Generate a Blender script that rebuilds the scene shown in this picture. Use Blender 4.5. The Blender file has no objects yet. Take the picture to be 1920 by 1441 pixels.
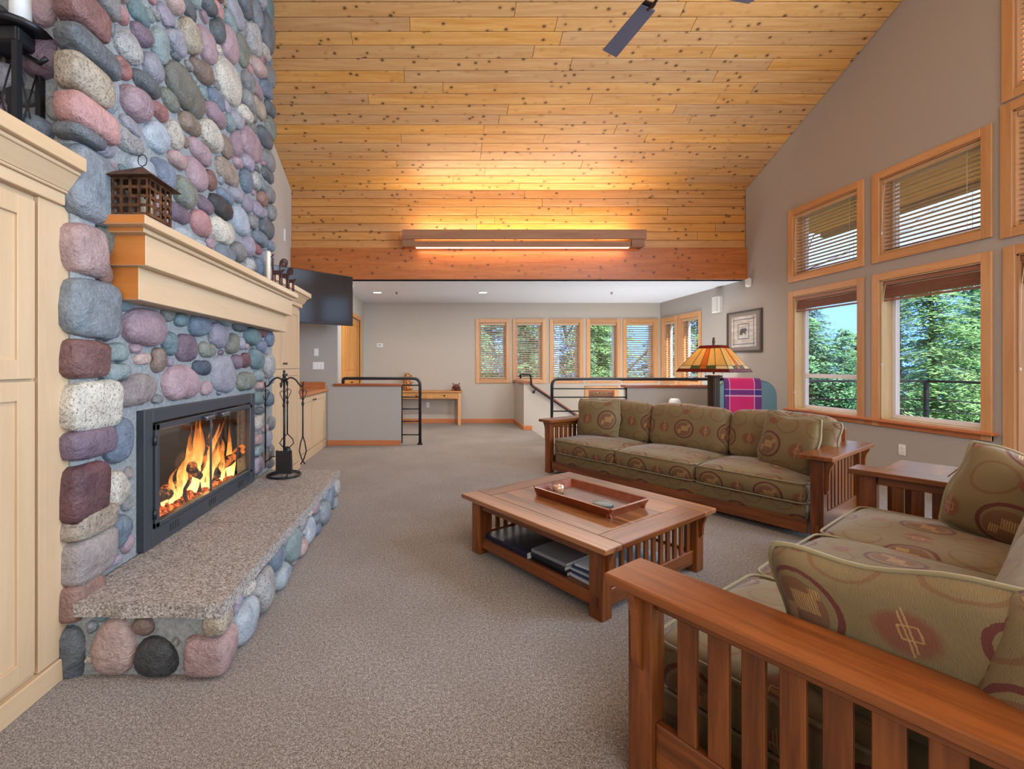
import bpy, math, random
from mathutils import Vector, Matrix
random.seed(7)
C = bpy.context.scene.collection
S = bpy.context.scene
PI = math.pi
# ------------------------------------------------------------------ camera, world, lights, exposure
cam_d = bpy.data.cameras.new('camera'); cam = bpy.data.objects.new('camera', cam_d); C.objects.link(cam)
cam.location = (0, 0, 1.35); cam.rotation_euler = (PI/2, 0, 0)
cam_d.sensor_width = 36; cam_d.lens = 830/1920*36
cam_d.shift_x = 148/1920; cam_d.shift_y = -37.5/1920
cam_d.clip_start = 0.05; cam_d.clip_end = 300
S.camera = cam
S.view_settings.view_transform = 'Standard'; S.view_settings.look = 'None'
S.view_settings.exposure = 0.30; S.view_settings.gamma = 1
try: S.view_settings.use_curve_mapping = False
except Exception: pass
W = bpy.data.worlds.new('sky'); S.world = W; W.use_nodes = True
wn = W.node_tree.nodes; wl = W.node_tree.links; wn.clear()
wo = wn.new('ShaderNodeOutputWorld'); wb = wn.new('ShaderNodeBackground')
wt = wn.new('ShaderNodeTexCoord'); ws = wn.new('ShaderNodeSeparateXYZ'); wr = wn.new('ShaderNodeValToRGB')
wl.new(wt.outputs['Generated'], ws.inputs[0]); wl.new(ws.outputs['Z'], wr.inputs[0])
wr.color_ramp.elements[0].position = 0.0; wr.color_ramp.elements[0].color = (0.40, 0.60, 0.95, 1)
wr.color_ramp.elements[1].position = 0.75; wr.color_ramp.elements[1].color = (0.22, 0.42, 0.95, 1)
e = wr.color_ramp.elements.new(0.28); e.color = (0.62, 0.78, 1.0, 1)
wl.new(wr.outputs[0], wb.inputs[0]); wb.inputs[1].default_value = 1.35
wl.new(wb.outputs[0], wo.inputs[0])

def light(name, kind, loc, rot, power, color, size=1, size_y=None, spread=None):
    d = bpy.data.lights.new(name, kind); d.energy = power; d.color = color
    if kind == 'AREA':
        d.size = size
        if size_y: d.shape = 'RECTANGLE'; d.size_y = size_y
        if spread: d.spread = spread
    elif kind in ('POINT', 'SPOT'): d.shadow_soft_size = size
    elif kind == 'SUN': d.angle = size
    o = bpy.data.objects.new(name, d); C.objects.link(o); o.location = loc; o.rotation_euler = rot
    return o
# daylight entering by the glazed bays of the right wall beside and behind the camera
light('daylight_bay_front', 'AREA', (5.20, 1.80, 2.6), (0, PI/2, 0), 210, (0.55, 0.76, 1.0), 3.8, 1.3)
light('daylight_bay_high', 'AREA', (5.20, 1.80, 4.3), (0, PI/2+.45, 0), 90, (0.55, 0.76, 1.0), 1.1, 1.3)
light('daylight_bay_rear', 'AREA', (5.20, 0.25, 2.1), (0, PI/2, 0), 150, (0.58, 0.78, 1.0), 3.4, 1.3)
# added fill lights, out of view, for the main room and low back room
light('fill_rear', 'AREA', (1.6, -2.5, 2.3), (PI/2, 0, 0), 160, (0.88, 0.94, 1.0), 5.0, 2.8)  # cool fill panel added in front of the solid rear wall
light('fill_overhead', 'AREA', (1.6, 0.6, 4.9), (0, 0, 0), 60, (1.0, 0.86, 0.72), 2.4, 1.2)  # warm fill panel added high overhead, no fixture there
light('fill_stairwell', 'AREA', (3.9, 8.7, -1.0), (PI, 0, 0), 170, (0.90, 0.95, 1.0), 2.2, 1.2)  # added below floor level to brighten the low ceiling from beneath
light('fill_behind_beam', 'AREA', (1.6, 7.75, 2.74), (0, .0, 0), 75, (1.0, 0.92, 0.82), 5.5, .2)  # unseen strip added behind the beam to lift the back room
sun = light('sun', 'SUN', (0, 0, 20), (math.radians(30), 0, math.radians(35)), 13.0, (1.0, 0.95, 0.86), math.radians(2))

# ------------------------------------------------------------------ mesh helper
class MB:
    def __init__(s): s.v = []; s.f = []; s.m = []; s.sm = []; s.uv = []
    def face(s, idx, mat=0, smooth=False, uv=None):
        s.f.append(tuple(idx)); s.m.append(mat); s.sm.append(smooth); s.uv.append(uv)
    def hexa(s, p, mat=0):
        b = len(s.v); s.v += [tuple(q) for q in p]
        for q in ((0,3,2,1),(4,5,6,7),(0,1,5,4),(1,2,6,5),(2,3,7,6),(3,0,4,7)): s.face([b+i for i in q], mat)
    def box(s, x0, x1, y0, y1, z0, z1, mat=0, bev=0):
        if x1 < x0: x0, x1 = x1, x0
        if y1 < y0: y0, y1 = y1, y0
        if z1 < z0: z0, z1 = z1, z0
        if bev <= 0:
            s.hexa([(x0,y0,z0),(x1,y0,z0),(x1,y1,z0),(x0,y1,z0),(x0,y0,z1),(x1,y0,z1),(x1,y1,z1),(x0,y1,z1)], mat); return
        bev = min(bev, (x1-x0)*.45, (y1-y0)*.45, (z1-z0)*.45)
        c = ((x0+x1)/2, (y0+y1)/2, (z0+z1)/2); h = ((x1-x0)/2, (y1-y0)/2, (z1-z0)/2)
        idx = {}
        for sx in (-1,1):
            for sy in (-1,1):
                for sz in (-1,1):
                    sg = (sx, sy, sz)
                    for a in range(3):
                        p = [c[k] + sg[k]*(h[k] - (0 if k == a else bev)) for k in range(3)]
                        idx[(sx,sy,sz,a)] = len(s.v); s.v.append(tuple(p))
        def add(l, n):
            P = [Vector(s.v[i]) for i in l]; nn = (P[1]-P[0]).cross(P[2]-P[1])
            if nn.dot(Vector(n)) < 0: l = l[::-1]
            s.face(l, mat)
        for a in range(3):
            b, d = (a+1) % 3, (a+2) % 3
            for sg in (-1,1):
                l = []
                for (sb, sd) in ((-1,-1),(1,-1),(1,1),(-1,1)):
                    k = [0,0,0]; k[a] = sg; k[b] = sb; k[d] = sd; l.append(idx[(*k, a)])
                n = [0,0,0]; n[a] = sg; add(l, n)
        for a in range(3):
            b, d = (a+1) % 3, (a+2) % 3
            for sb in (-1,1):
                for sd in (-1,1):
                    l = []
                    for (sa, ax) in ((-1,b),(1,b),(1,d),(-1,d)):
                        k = [0,0,0]; k[a] = sa; k[b] = sb; k[d] = sd; l.append(idx[(*k, ax)])
                    n = [0,0,0]; n[b] = sb; n[d] = sd; add(l, n)
        for sx in (-1,1):
            for sy in (-1,1):
                for sz in (-1,1): add([idx[(sx,sy,sz,0)], idx[(sx,sy,sz,1)], idx[(sx,sy,sz,2)]], (sx,sy,sz))
    def tube(s, pts, r, seg=8, closed=False, mat=0, caps=True, flat=None):
        pts = [Vector(p) for p in pts]; n = len(pts); base = len(s.v); rings = []
        up = None
        for i, p in enumerate(pts):
            if closed: t = pts[(i+1) % n] - pts[i-1]
            else: t = pts[min(i+1, n-1)] - pts[max(i-1, 0)]
            if t.length < 1e-9: t = Vector((0,0,1))
            t.normalize()
            if up is None: up = Vector((0,0,1)) if abs(t.z) < .9 else Vector((1,0,0))
            a = t.cross(up)
            if a.length < 1e-6: a = t.cross(Vector((0,1,0)))
            a.normalize(); b = a.cross(t).normalized(); up = b
            rr = r[i] if isinstance(r, (list, tuple)) else r
            ring = []
            for k in range(seg):
                an = 2*PI*k/seg
                ring.append(len(s.v)); s.v.append(tuple(p + a*(rr*math.cos(an)) + b*(rr*math.sin(an))*(flat or 1)))
            rings.append(ring)
        for i in range(n if closed else n-1):
            A, B = rings[i], rings[(i+1) % n]
            for k in range(seg): s.face([A[k], A[(k+1) % seg], B[(k+1) % seg], B[k]], mat, True)
        if caps and not closed:
            s.face(rings[0][::-1], mat); s.face(rings[-1], mat)
    def lathe(s, prof, seg=20, c=(0,0,0), mat=0, smooth=True, sx=1, sy=1):
        rings = []
        for (r, z) in prof:
            ring = []
            for k in range(seg):
                a = 2*PI*k/seg; ring.append(len(s.v)); s.v.append((c[0]+r*sx*math.cos(a), c[1]+r*sy*math.sin(a), c[2]+z))
            rings.append(ring)
        for i in range(len(rings)-1):
            A, B = rings[i], rings[i+1]
            for k in range(seg): s.face([A[k], A[(k+1) % seg], B[(k+1) % seg], B[k]], mat, smooth)
        if prof[0][0] > 1e-5: s.face(rings[0][::-1], mat)
        if prof[-1][0] > 1e-5: s.face(rings[-1], mat)
    def sphere(s, c, r, seg=12, rings=8, mat=0):
        if not isinstance(r, (tuple, list)): r = (r, r, r)
        b = len(s.v)
        s.v.append((c[0], c[1], c[2]-r[2]))
        for i in range(1, rings):
            ph = -PI/2 + PI*i/rings
            for k in range(seg):
                a = 2*PI*k/seg
                s.v.append((c[0]+r[0]*math.cos(ph)*math.cos(a), c[1]+r[1]*math.cos(ph)*math.sin(a), c[2]+r[2]*math.sin(ph)))
        s.v.append((c[0], c[1], c[2]+r[2])); top = len(s.v)-1
        for k in range(seg): s.face([b, b+1+(k+1) % seg, b+1+k], mat, True)
        for i in range(rings-2):
            for k in range(seg):
                A = b+1+i*seg; s.face([A+k, A+(k+1) % seg, A+seg+(k+1) % seg, A+seg+k], mat, True)
        A = b+1+(rings-2)*seg
        for k in range(seg): s.face([A+k, A+(k+1) % seg, top], mat, True)
    def prism(s, poly, a, b, axis='y', mat=0):      # poly in the two other axes, extruded a..b
        def P(u, w, t):
            return {'x': (t, u, w), 'y': (u, t, w), 'z': (u, w, t)}[axis]
        n = len(poly); i0 = len(s.v)
        s.v += [P(u, w, a) for u, w in poly] + [P(u, w, b) for u, w in poly]
        A = list(range(i0, i0+n)); B = list(range(i0+n, i0+2*n))
        area = sum(poly[i][0]*poly[(i+1) % n][1]-poly[(i+1) % n][0]*poly[i][1] for i in range(n))
        flip = (area > 0) != (axis == 'y')
        if b < a: flip = not flip
        s.face(A[::-1] if flip else A, mat); s.face(B if flip else B[::-1], mat)
        for i in range(n):
            j = (i+1) % n; q = [A[i], A[j], B[j], B[i]]; s.face(q if flip else q[::-1], mat)
    def xf(s, M, start=0):
        for i in range(start, len(s.v)): s.v[i] = tuple(M @ Vector(s.v[i]))
        return s
    def mesh(s, name, mats):
        me = bpy.data.meshes.new(name); me.from_pydata(s.v, [], s.f)
        if not isinstance(mats, (list, tuple)): mats = [mats]
        for m in mats: me.materials.append(m)
        me.polygons.foreach_set('material_index', s.m); me.polygons.foreach_set('use_smooth', s.sm)
        if any(u is not None for u in s.uv):
            L = me.uv_layers.new(name='UVMap'); d = []
            for f, u in zip(s.f, s.uv):
                for k in range(len(f)): d += list(u[k]) if u else [0, 0]
            L.data.foreach_set('uv', d)
        me.update(); return me
    def build(s, name, mats, parent=None, loc=None, rot=None):
        return put(name, s.mesh(name, mats), parent, loc, rot)

def put(name, me, parent=None, loc=None, rot=None):
    o = bpy.data.objects.new(name, me); C.objects.link(o)
    if parent: o.parent = parent
    if loc: o.location = loc
    if rot: o.rotation_euler = rot
    return o
def tag(o, label=None, cat=None, group=None, kind=None):
    if label: o['label'] = label
    if cat: o['category'] = cat
    if group: o['group'] = group
    if kind: o['kind'] = kind
    return o
def thing(name, label, cat, loc=(0,0,0), rz=0, group=None):
    o = bpy.data.objects.new(name, None); C.objects.link(o); o.empty_display_size = .1
    o.location = loc; o.rotation_euler = (0, 0, rz)
    return tag(o, label, cat, group)
def struct(o): o['kind'] = 'structure'; return o
def sroot(name, loc=(0,0,0), rz=0):
    o = bpy.data.objects.new(name, None); C.objects.link(o); o.location = loc; o.rotation_euler = (0,0,rz); o.empty_display_size = .1
    return struct(o)
def copy_tree(o, parent=None):
    c = o.copy(); C.objects.link(c); c.parent = parent
    for ch in o.children: copy_tree(ch, c)
    return c
def fillet(pts, r, n=5):
    pts = [Vector(p) for p in pts]; out = [pts[0]]
    for i in range(1, len(pts)-1):
        a, b, c = pts[i-1], pts[i], pts[i+1]
        d1 = (a-b); d2 = (c-b); rr = min(r, d1.length*.49, d2.length*.49)
        p, q = b+d1.normalized()*rr, b+d2.normalized()*rr
        for k in range(n+1):
            t = k/n; out.append((1-t)**2*p + 2*t*(1-t)*b + t*t*q)
    out.append(pts[-1]); return out

# ------------------------------------------------------------------ materials
class N:
    def __init__(s, name):
        s.mat = bpy.data.materials.new(name); s.mat.use_nodes = True
        s.n = s.mat.node_tree.nodes; s.l = s.mat.node_tree.links; s.n.clear()
        s.out = s.n.new('ShaderNodeOutputMaterial')
    def new(s, t, **k):
        n = s.n.new(t)
        for a, v in k.items(): setattr(n, a, v)
        return n
    def put(s, sock, v):
        if hasattr(v, 'is_linked') or isinstance(v, bpy.types.NodeSocket): s.l.new(v, sock)
        else:
            if isinstance(v, (tuple, list)) and len(v) == 3 and sock.type == 'RGBA': v = (*v, 1)
            sock.default_value = v
    def m(s, op, a, b=None, c=None, clamp=False):
        n = s.new('ShaderNodeMath', operation=op, use_clamp=clamp); s.put(n.inputs[0], a)
        if b is not None: s.put(n.inputs[1], b)
        if c is not None: s.put(n.inputs[2], c)
        return n.outputs[0]
    def mix(s, f, a, b, mode='MIX'):
        n = s.new('ShaderNodeMix', data_type='RGBA', blend_type=mode); s.put(n.inputs[0], f)
        s.put(n.inputs[6], a); s.put(n.inputs[7], b); return n.outputs[2]
    def coord(s, k='Object'): return s.new('ShaderNodeTexCoord').outputs[k]
    def pos(s): return s.new('ShaderNodeNewGeometry').outputs['Position']
    def sep(s, v):
        n = s.new('ShaderNodeSeparateXYZ'); s.l.new(v, n.inputs[0]); return n.outputs
    def map(s, v, scale=(1,1,1), loc=None, rot=None):
        n = s.new('ShaderNodeMapping'); s.l.new(v, n.inputs[0]); n.inputs['Scale'].default_value = scale
        if loc is not None: s.put(n.inputs['Location'], loc)
        if rot is not None: n.inputs['Rotation'].default_value = rot
        return n.outputs[0]
    def noise(s, v, scale, detail=2, rough=.5, dist=0, col=False):
        n = s.new('ShaderNodeTexNoise'); s.l.new(v, n.inputs['Vector']); n.inputs['Scale'].default_value = scale
        n.inputs['Detail'].default_value = detail; n.inputs['Roughness'].default_value = rough; n.inputs['Distortion'].default_value = dist
        return n.outputs['Color' if col else 'Fac']
    def vor(s, v, scale, feature='F1', rnd=1, out='Distance'):
        n = s.new('ShaderNodeTexVoronoi', feature=feature); s.l.new(v, n.inputs['Vector']); n.inputs['Scale'].default_value = scale
        n.inputs['Randomness'].default_value = rnd; return n.outputs[out]
    def ramp(s, f, stops, interp='LINEAR'):
        n = s.new('ShaderNodeValToRGB'); s.put(n.inputs[0], f); r = n.color_ramp; r.interpolation = interp
        while len(r.elements) < len(stops): r.elements.new(.5)
        for e, (p, c) in zip(r.elements, stops): e.position = p; e.color = (*c, 1) if len(c) == 3 else c
        return n.outputs[0]
    def rnd(s): return s.new('ShaderNodeObjectInfo').outputs['Random']
    def bsdf(s, col, rough=.5, metal=0, spec=.5, bump=None, bstr=.3, bdist=.01, coat=0, sheen=0, emit=None, estr=0, trans=0, alpha=None):
        b = s.new('ShaderNodeBsdfPrincipled'); s.put(b.inputs['Base Color'], col); s.put(b.inputs['Roughness'], rough)
        b.inputs['Metallic'].default_value = metal; b.inputs['Specular IOR Level'].default_value = spec
        b.inputs['Coat Weight'].default_value = coat; b.inputs['Coat Roughness'].default_value = .15
        b.inputs['Sheen Weight'].default_value = sheen; b.inputs['Sheen Roughness'].default_value = .4
        b.inputs['Transmission Weight'].default_value = trans
        if emit is not None: s.put(b.inputs['Emission Color'], emit); s.put(b.inputs['Emission Strength'], estr)
        if bump is not None:
            n = s.new('ShaderNodeBump'); s.put(n.inputs['Height'], bump); n.inputs['Strength'].default_value = bstr
            n.inputs['Distance'].default_value = bdist; s.l.new(n.outputs[0], b.inputs['Normal'])
        s.l.new(b.outputs[0], s.out.inputs[0]); return s.mat
def plain(name, col, rough=.5, metal=0, spec=.5, **k): return N(name).bsdf(col, rough, metal, spec, **k)
def srgb(r, g, b):
    f = lambda c: (c/255/12.92) if c/255 <= .04045 else ((c/255+.055)/1.055)**2.4
    return (f(r), f(g), f(b))

def wood(name, c1, c2, axis='x', rough=.4, coat=0, scale=1, knots=False, contrast=1, var=.25, bump=.025):
    n = N(name); co = n.coord('Object'); rn = n.rnd()
    off = n.new('ShaderNodeCombineXYZ')
    for i in range(3): n.put(off.inputs[i], n.m('MULTIPLY', rn, 17.3+i*5))
    ad = n.new('ShaderNodeVectorMath', operation='ADD'); n.l.new(co, ad.inputs[0]); n.l.new(off.outputs[0], ad.inputs[1])
    sc = [16*scale]*3; sc['xyz'.index(axis)] = 1.1*scale
    mp = n.map(ad.outputs[0], tuple(sc))
    g = n.noise(mp, 1.0, 4, .6, .6)
    fi = n.noise(n.map(ad.outputs[0], tuple(k*6 for k in sc)), 1.0, 2, .6)
    f = n.m('ADD', n.m('MULTIPLY', g, .75), n.m('MULTIPLY', fi, .25))
    col = n.ramp(f, [(.5-.22/contrast, c2), (.5+.22/contrast, c1)])
    hv = n.new('ShaderNodeHueSaturation'); n.l.new(col, hv.inputs['Color'])
    n.put(hv.inputs['Value'], n.m('ADD', n.m('MULTIPLY', rn, var), 1-var/2))
    col = hv.outputs[0]
    if knots:
        d = n.vor(ad.outputs[0], 3.2); k = n.m('LESS_THAN', d, .055)
        col = n.mix(n.m('MULTIPLY', k, .7), col, tuple(x*.3 for x in c2))
    return n.bsdf(col, rough, coat=coat, bump=f if bump else None, bstr=bump, bdist=.003)

def mat_plank(name, ca, cb):
    n = N(name); p = n.pos(); rn = n.rnd()
    off = n.new('ShaderNodeCombineXYZ'); n.put(off.inputs[0], n.m('MULTIPLY', rn, 31))
    ad = n.new('ShaderNodeVectorMath', operation='ADD'); n.l.new(p, ad.inputs[0]); n.l.new(off.outputs[0], ad.inputs[1])
    g = n.noise(n.map(ad.outputs[0], (.9, 14, 14)), 1.0, 4, .6, 1.0)
    g2 = n.noise(n.map(ad.outputs[0], (3, 70, 70)), 1.0, 2, .6)
    f = n.m('ADD', n.m('MULTIPLY', g, .7), n.m('MULTIPLY', g2, .3))
    col = n.ramp(f, [(.30, cb), (.68, ca)])
    hv = n.new('ShaderNodeHueSaturation'); n.l.new(col, hv.inputs['Color'])
    n.put(hv.inputs['Value'], n.m('ADD', n.m('MULTIPLY', rn, .22), .88))
    n.put(hv.inputs['Saturation'], n.m('ADD', n.m('MULTIPLY', rn, .15), .93))
    # knots: small dark discs, with a soft brown halo
    wob = n.noise(p, 30, 1)
    d = n.m('ADD', n.vor(n.map(ad.outputs[0], (1, 1.35, 1.35)), 6.8), n.m('MULTIPLY', wob, .05))
    core = n.ramp(d, [(.145, (1,1,1)), (.190, (0,0,0))]); halo = n.ramp(d, [(.15, (1,1,1)), (.36, (0,0,0))])
    col = n.mix(n.m('MULTIPLY', halo, .35), hv.outputs[0], tuple(x*.55 for x in cb))
    col = n.mix(n.m('MULTIPLY', core, .82), col, (.07, .03, .012))
    return n.bsdf(col, .42, bump=f, bstr=.06, bdist=.004)

def mat_stone(name, c1, c2, streak=0, speck=0):
    n = N(name); co = n.pos(); rn = n.rnd()
    a = n.noise(co, 9, 4, .65, .4); b = n.noise(co, 55, 3, .7)
    f = n.m('ADD', n.m('MULTIPLY', a, .7), n.m('MULTIPLY', b, .3))
    col = n.ramp(f, [(.34, c2), (.62, c1)])
    if streak:
        w = n.noise(n.map(co, (30, 4, 34), rot=(.3, .2, .1)), 1.0, 2, .5, .5)
        col = n.mix(n.m('MULTIPLY', w, streak), col, tuple(x*1.5 for x in c1))
    if speck:
        d = n.ramp(n.noise(co, 90, 1), [(.36, (1,1,1)), (.42, (0,0,0))])
        col = n.mix(n.m('MULTIPLY', d, speck), col, (.08,.07,.06))
    hv = n.new('ShaderNodeHueSaturation'); n.l.new(col, hv.inputs['Color'])
    n.put(hv.inputs['Value'], n.m('ADD', n.m('MULTIPLY', rn, .3), .85)); hv.inputs['Saturation'].default_value = .72
    n.put(hv.inputs['Hue'], n.m('ADD', n.m('MULTIPLY', rn, .03), .485))
    h = n.m('ADD', n.m('MULTIPLY', a, 1.0), n.m('MULTIPLY', b, .35))
    return n.bsdf(hv.outputs[0], .48, spec=.45, bump=h, bstr=.8, bdist=.03)

def mat_fabric(name, base, dark):
    n = N(name); uv = n.map(n.coord('UV'), (1.16, 1.16, 1)); wob = n.noise(uv, 60, 1, .5, col=True)
    ws_ = n.new('ShaderNodeVectorMath', operation='SCALE'); n.l.new(wob, ws_.inputs[0]); ws_.inputs['Scale'].default_value = .006
    ad = n.new('ShaderNodeVectorMath', operation='ADD'); n.l.new(uv, ad.inputs[0]); n.l.new(ws_.outputs[0], ad.inputs[1])
    s = n.sep(ad.outputs[0]); x, y = s[0], s[1]
    TW, TH = .50, .44
    def cell(cx, cy):
        u = n.m('WRAP', n.m('SUBTRACT', x, cx), TW/2, -TW/2); v = n.m('WRAP', n.m('SUBTRACT', y, cy), TH/2, -TH/2)
        return u, v
    def rad(u, v, kx=1, ky=1):
        return n.m('SQRT', n.m('ADD', n.m('POWER', n.m('MULTIPLY', u, kx), 2), n.m('POWER', n.m('MULTIPLY', v, ky), 2)))
    def lt(a, b): return n.m('LESS_THAN', a, b)
    def band(a, lo, hi): return n.m('MULTIPLY', n.m('GREATER_THAN', a, lo), lt(a, hi))
    def rect(u, v, cx, cy, hx, hy):
        return n.m('MULTIPLY', lt(n.m('ABSOLUTE', n.m('SUBTRACT', u, cx)), hx), lt(n.m('ABSOLUTE', n.m('SUBTRACT', v, cy)), hy))
    weave = n.noise(n.map(uv, (500, 60, 1)), 1, 1); big = n.noise(uv, 5, 2)
    col = n.mix(n.m('MULTIPLY', weave, .45), base, tuple(k*.62 for k in base))
    maroon = (.115, .022, .017); brown = (.17, .075, .032); gold = (.46, .27, .10); rust = (.19, .045, .028)
    # second row: faint rings and a small rust disc
    for cx in (TW/4, -TW/4):
        u, v = cell(cx, TH/2); r = rad(u, v)
        col = n.mix(n.m('MULTIPLY', band(r, .079, .093), .75), col, brown)
    u, v = cell(0, TH/2+.005); r = rad(u, v)
    col = n.mix(n.m('MULTIPLY', lt(r, .038), .8), col, rust)
    # small disc with fine line figure
    u, v = cell(TW/2, 0); r = rad(u, v)
    col = n.mix(n.m('MULTIPLY', n.ramp(r, [(.052, (1,1,1)), (.074, (0,0,0))]), .8), col, rust)
    for (hx, hy, cx, cy) in ((.0022, .065, 0, 0), (.0022, .065, .009, .012), (.020, .0024, .008, .020), (.020, .0024, .008, -.020), (.0022, .020, -.012, 0), (.0022, .020, .028, 0)):
        col = n.mix(n.m('MULTIPLY', rect(u, v, cx, cy, hx, hy), .75), col, gold)
    # big ring
    u, v = cell(0, 0); r = rad(u, v)
    col = n.mix(band(r, .102, .120), col, maroon)
    u2 = n.m('ADD', u, .008); v2 = n.m('SUBTRACT', v, -.006); r2 = rad(u2, v2)
    disc = lt(r2, .086); col = n.mix(disc, col, brown)
    st = n.m('GREATER_THAN', n.m('SINE', n.m('MULTIPLY', u, 760)), -.35)
    g = n.m('MAXIMUM', rect(u, v, .010, .006, .042, .030), rect(u, v, -.052, -.034, .015, .026))
    g = n.m('MAXIMUM', g, rect(u, v, .052, .040, .016, .016))
    col = n.mix(n.m('MULTIPLY', n.m('MULTIPLY', g, st), .85), col, gold)
    col = n.mix(n.m('MULTIPLY', big, .35), col, dark)
    h = n.m('ADD', n.m('MULTIPLY', weave, .3), n.noise(uv, 9, 3))
    return n.bsdf(col, .72, spec=.35, sheen=.25, bump=h, bstr=.35, bdist=.012)

M = {}
M['wall'] = plain('taupe_paint', srgb(174, 167, 160), .85, spec=.2)
M['wall_back'] = plain('light_taupe_paint', srgb(190, 180, 168), .85, spec=.2)  # same taupe paint with brighter light put into its colour
M['white_ceiling'] = plain('white_paint', srgb(222, 226, 232), .9, spec=.1)
M['white'] = plain('white_plastic', srgb(232, 232, 230), .4)
M['vinyl'] = plain('white_vinyl', srgb(236, 234, 240), .35)
M['plank'] = mat_plank('knotty_pine', srgb(220, 170, 110), srgb(194, 134, 74))
M['plank_wall'] = mat_plank('knotty_pine_wall', srgb(214, 154, 88), srgb(186, 120, 60))
M['plank_dark'] = mat_plank('knotty_fir_beam', srgb(196, 116, 58), srgb(158, 82, 36))
M['pine'] = wood('pine_casing', srgb(216, 164, 114), srgb(192, 136, 86), 'z', .4)
M['pine_h'] = wood('pine_casing_across', srgb(216, 164, 114), srgb(192, 136, 86), 'x', .4)
M['pine_pale'] = wood('pale_pine', srgb(232, 210, 165), srgb(214, 182, 130), 'z', .45, knots=True)
M['closet'] = wood('closet_pine', srgb(226, 158, 72), srgb(200, 128, 50), 'z', .4)
M['maple'] = wood('maple_cabinet', srgb(210, 181, 147), srgb(194, 162, 125), 'z', .38, contrast=.8, var=.06)
M['maple_y'] = wood('maple_along', srgb(210, 181, 147), srgb(194, 162, 125), 'y', .38, contrast=.8, var=.06)
M['maple_end'] = wood('fir_mantel_end', srgb(212, 136, 66), srgb(190, 112, 46), 'x', .4, contrast=.8, var=.05)
M['counter'] = wood('counter_fir', srgb(196, 122, 70), srgb(170, 98, 52), 'y', .35)
M['base'] = wood('baseboard_fir', srgb(206, 128, 78), srgb(180, 102, 58), 'x', .4)
M['base_y'] = wood('baseboard_fir_along', srgb(206, 128, 78), srgb(180, 102, 58), 'y', .4)
M['cap'] = wood('cap_fir', srgb(170, 96, 58), srgb(140, 72, 40), 'x', .25, coat=.3)
OA, OB = srgb(140, 76, 32), srgb(84, 40, 14)
M['oak_x'] = wood('mission_oak_x', OA, OB, 'x', .30, coat=.15, var=.12, contrast=1.5)
M['oak_y'] = wood('mission_oak_y', OA, OB, 'y', .30, coat=.15, var=.12, contrast=1.5)
M['oak_z'] = wood('mission_oak_z', OA, OB, 'z', .34, coat=.08, var=.15, contrast=1.5)
M['oak_top'] = wood('mission_oak_top', srgb(160, 104, 62), srgb(92, 52, 28), 'x', .30, coat=.2, contrast=1.9, scale=.6, var=.12, bump=0)
M['tray'] = wood('cherry_tray', srgb(146, 66, 30), srgb(98, 38, 16), 'y', .3, coat=.2)
M['console'] = wood('console_pine', srgb(214, 158, 92), srgb(186, 126, 66), 'x', .4)
M['blind'] = wood('blind_slat_wood', srgb(166, 104, 76), srgb(134, 78, 54), 'x', .4)
M['slat_light'] = wood('blind_slat_light', srgb(206, 176, 140), srgb(180, 146, 112), 'x', .4)
M['iron'] = plain('wrought_iron', (.022, .022, .026), .42, metal=.6)
M['rail'] = plain('black_rail_paint', (.02, .021, .025), .3, metal=.3)
M['frame_black'] = plain('firebox_enamel', (.055, .062, .075), .38, metal=.3)
M['black'] = plain('black_plastic', (.012, .012, .013), .35)
M['soot'] = plain('soot', (.02, .018, .016), .9)
M['bronze'] = plain('dark_bronze', (.06, .04, .028), .4, metal=.7)
M['rusty'] = N('rusted_tin'); _n = M['rusty']; M['rusty'] = _n.bsdf(_n.ramp(_n.noise(_n.coord(), 30, 4, .7), [(.35, srgb(60, 38, 24)), (.65, srgb(122, 84, 58))]), .5, metal=.5)
M['candle'] = plain('cream_wax', srgb(232, 222, 196), .5)
M['screen'] = plain('tv_glass', (.012, .013, .015), .10, spec=1.0, coat=1)
M['mortar'] = N('mortar'); _n = M['mortar']; _a = _n.noise(_n.pos(), 45, 4, .7)
M['mortar'] = _n.bsdf(_n.ramp(_a, [(.3, srgb(128, 130, 130)), (.7, srgb(164, 166, 166))]), .9, spec=.2, bump=_a, bstr=.6, bdist=.02)
def mat_granite(name, k=1):
    n = N(name); p = n.pos()
    a = n.vor(p, 150, out='Color'); g = n.sep(a)[0]
    c = n.ramp(g, [(0, srgb(72, 68, 68)), (.3, srgb(128, 122, 118)), (.7, srgb(168, 162, 158)), (1, srgb(202, 196, 194))])
    b = n.noise(p, 60, 3)
    return n.bsdf(n.mix(.25, c, n.ramp(b, [(.3, srgb(110, 96, 84)), (.7, srgb(190, 176, 164))])), .62, bump=b, bstr=.3, bdist=.01)
M['granite'] = mat_granite('granite')
def mat_carpet():
    n = N('carpet'); p = n.pos()
    a = n.noise(p, 190, 2, .8); b = n.noise(p, 70, 2, .6); c = n.noise(p, 1.6, 3, .6)
    f = n.m('ADD', n.m('MULTIPLY', a, .75), n.m('MULTIPLY', b, .25))
    col = n.ramp(f, [(.36, srgb(70, 62, 58)), (.50, srgb(142, 131, 124)), (.64, srgb(210, 202, 196))])
    col = n.mix(n.m('MULTIPLY', n.ramp(c, [(.4, (0,0,0)), (.62, (1,1,1))]), .22), col, srgb(110, 92, 78))
    return n.bsdf(col, .95, spec=.1, sheen=.2, bump=f, bstr=.9, bdist=.012)
M['carpet'] = mat_carpet()
M['fabric'] = mat_fabric('olive_circle_fabric', srgb(128, 108, 72), srgb(80, 60, 34))
M['fabric_plain'] = plain('olive_welt', srgb(134, 120, 86), .8, sheen=.2)
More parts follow.
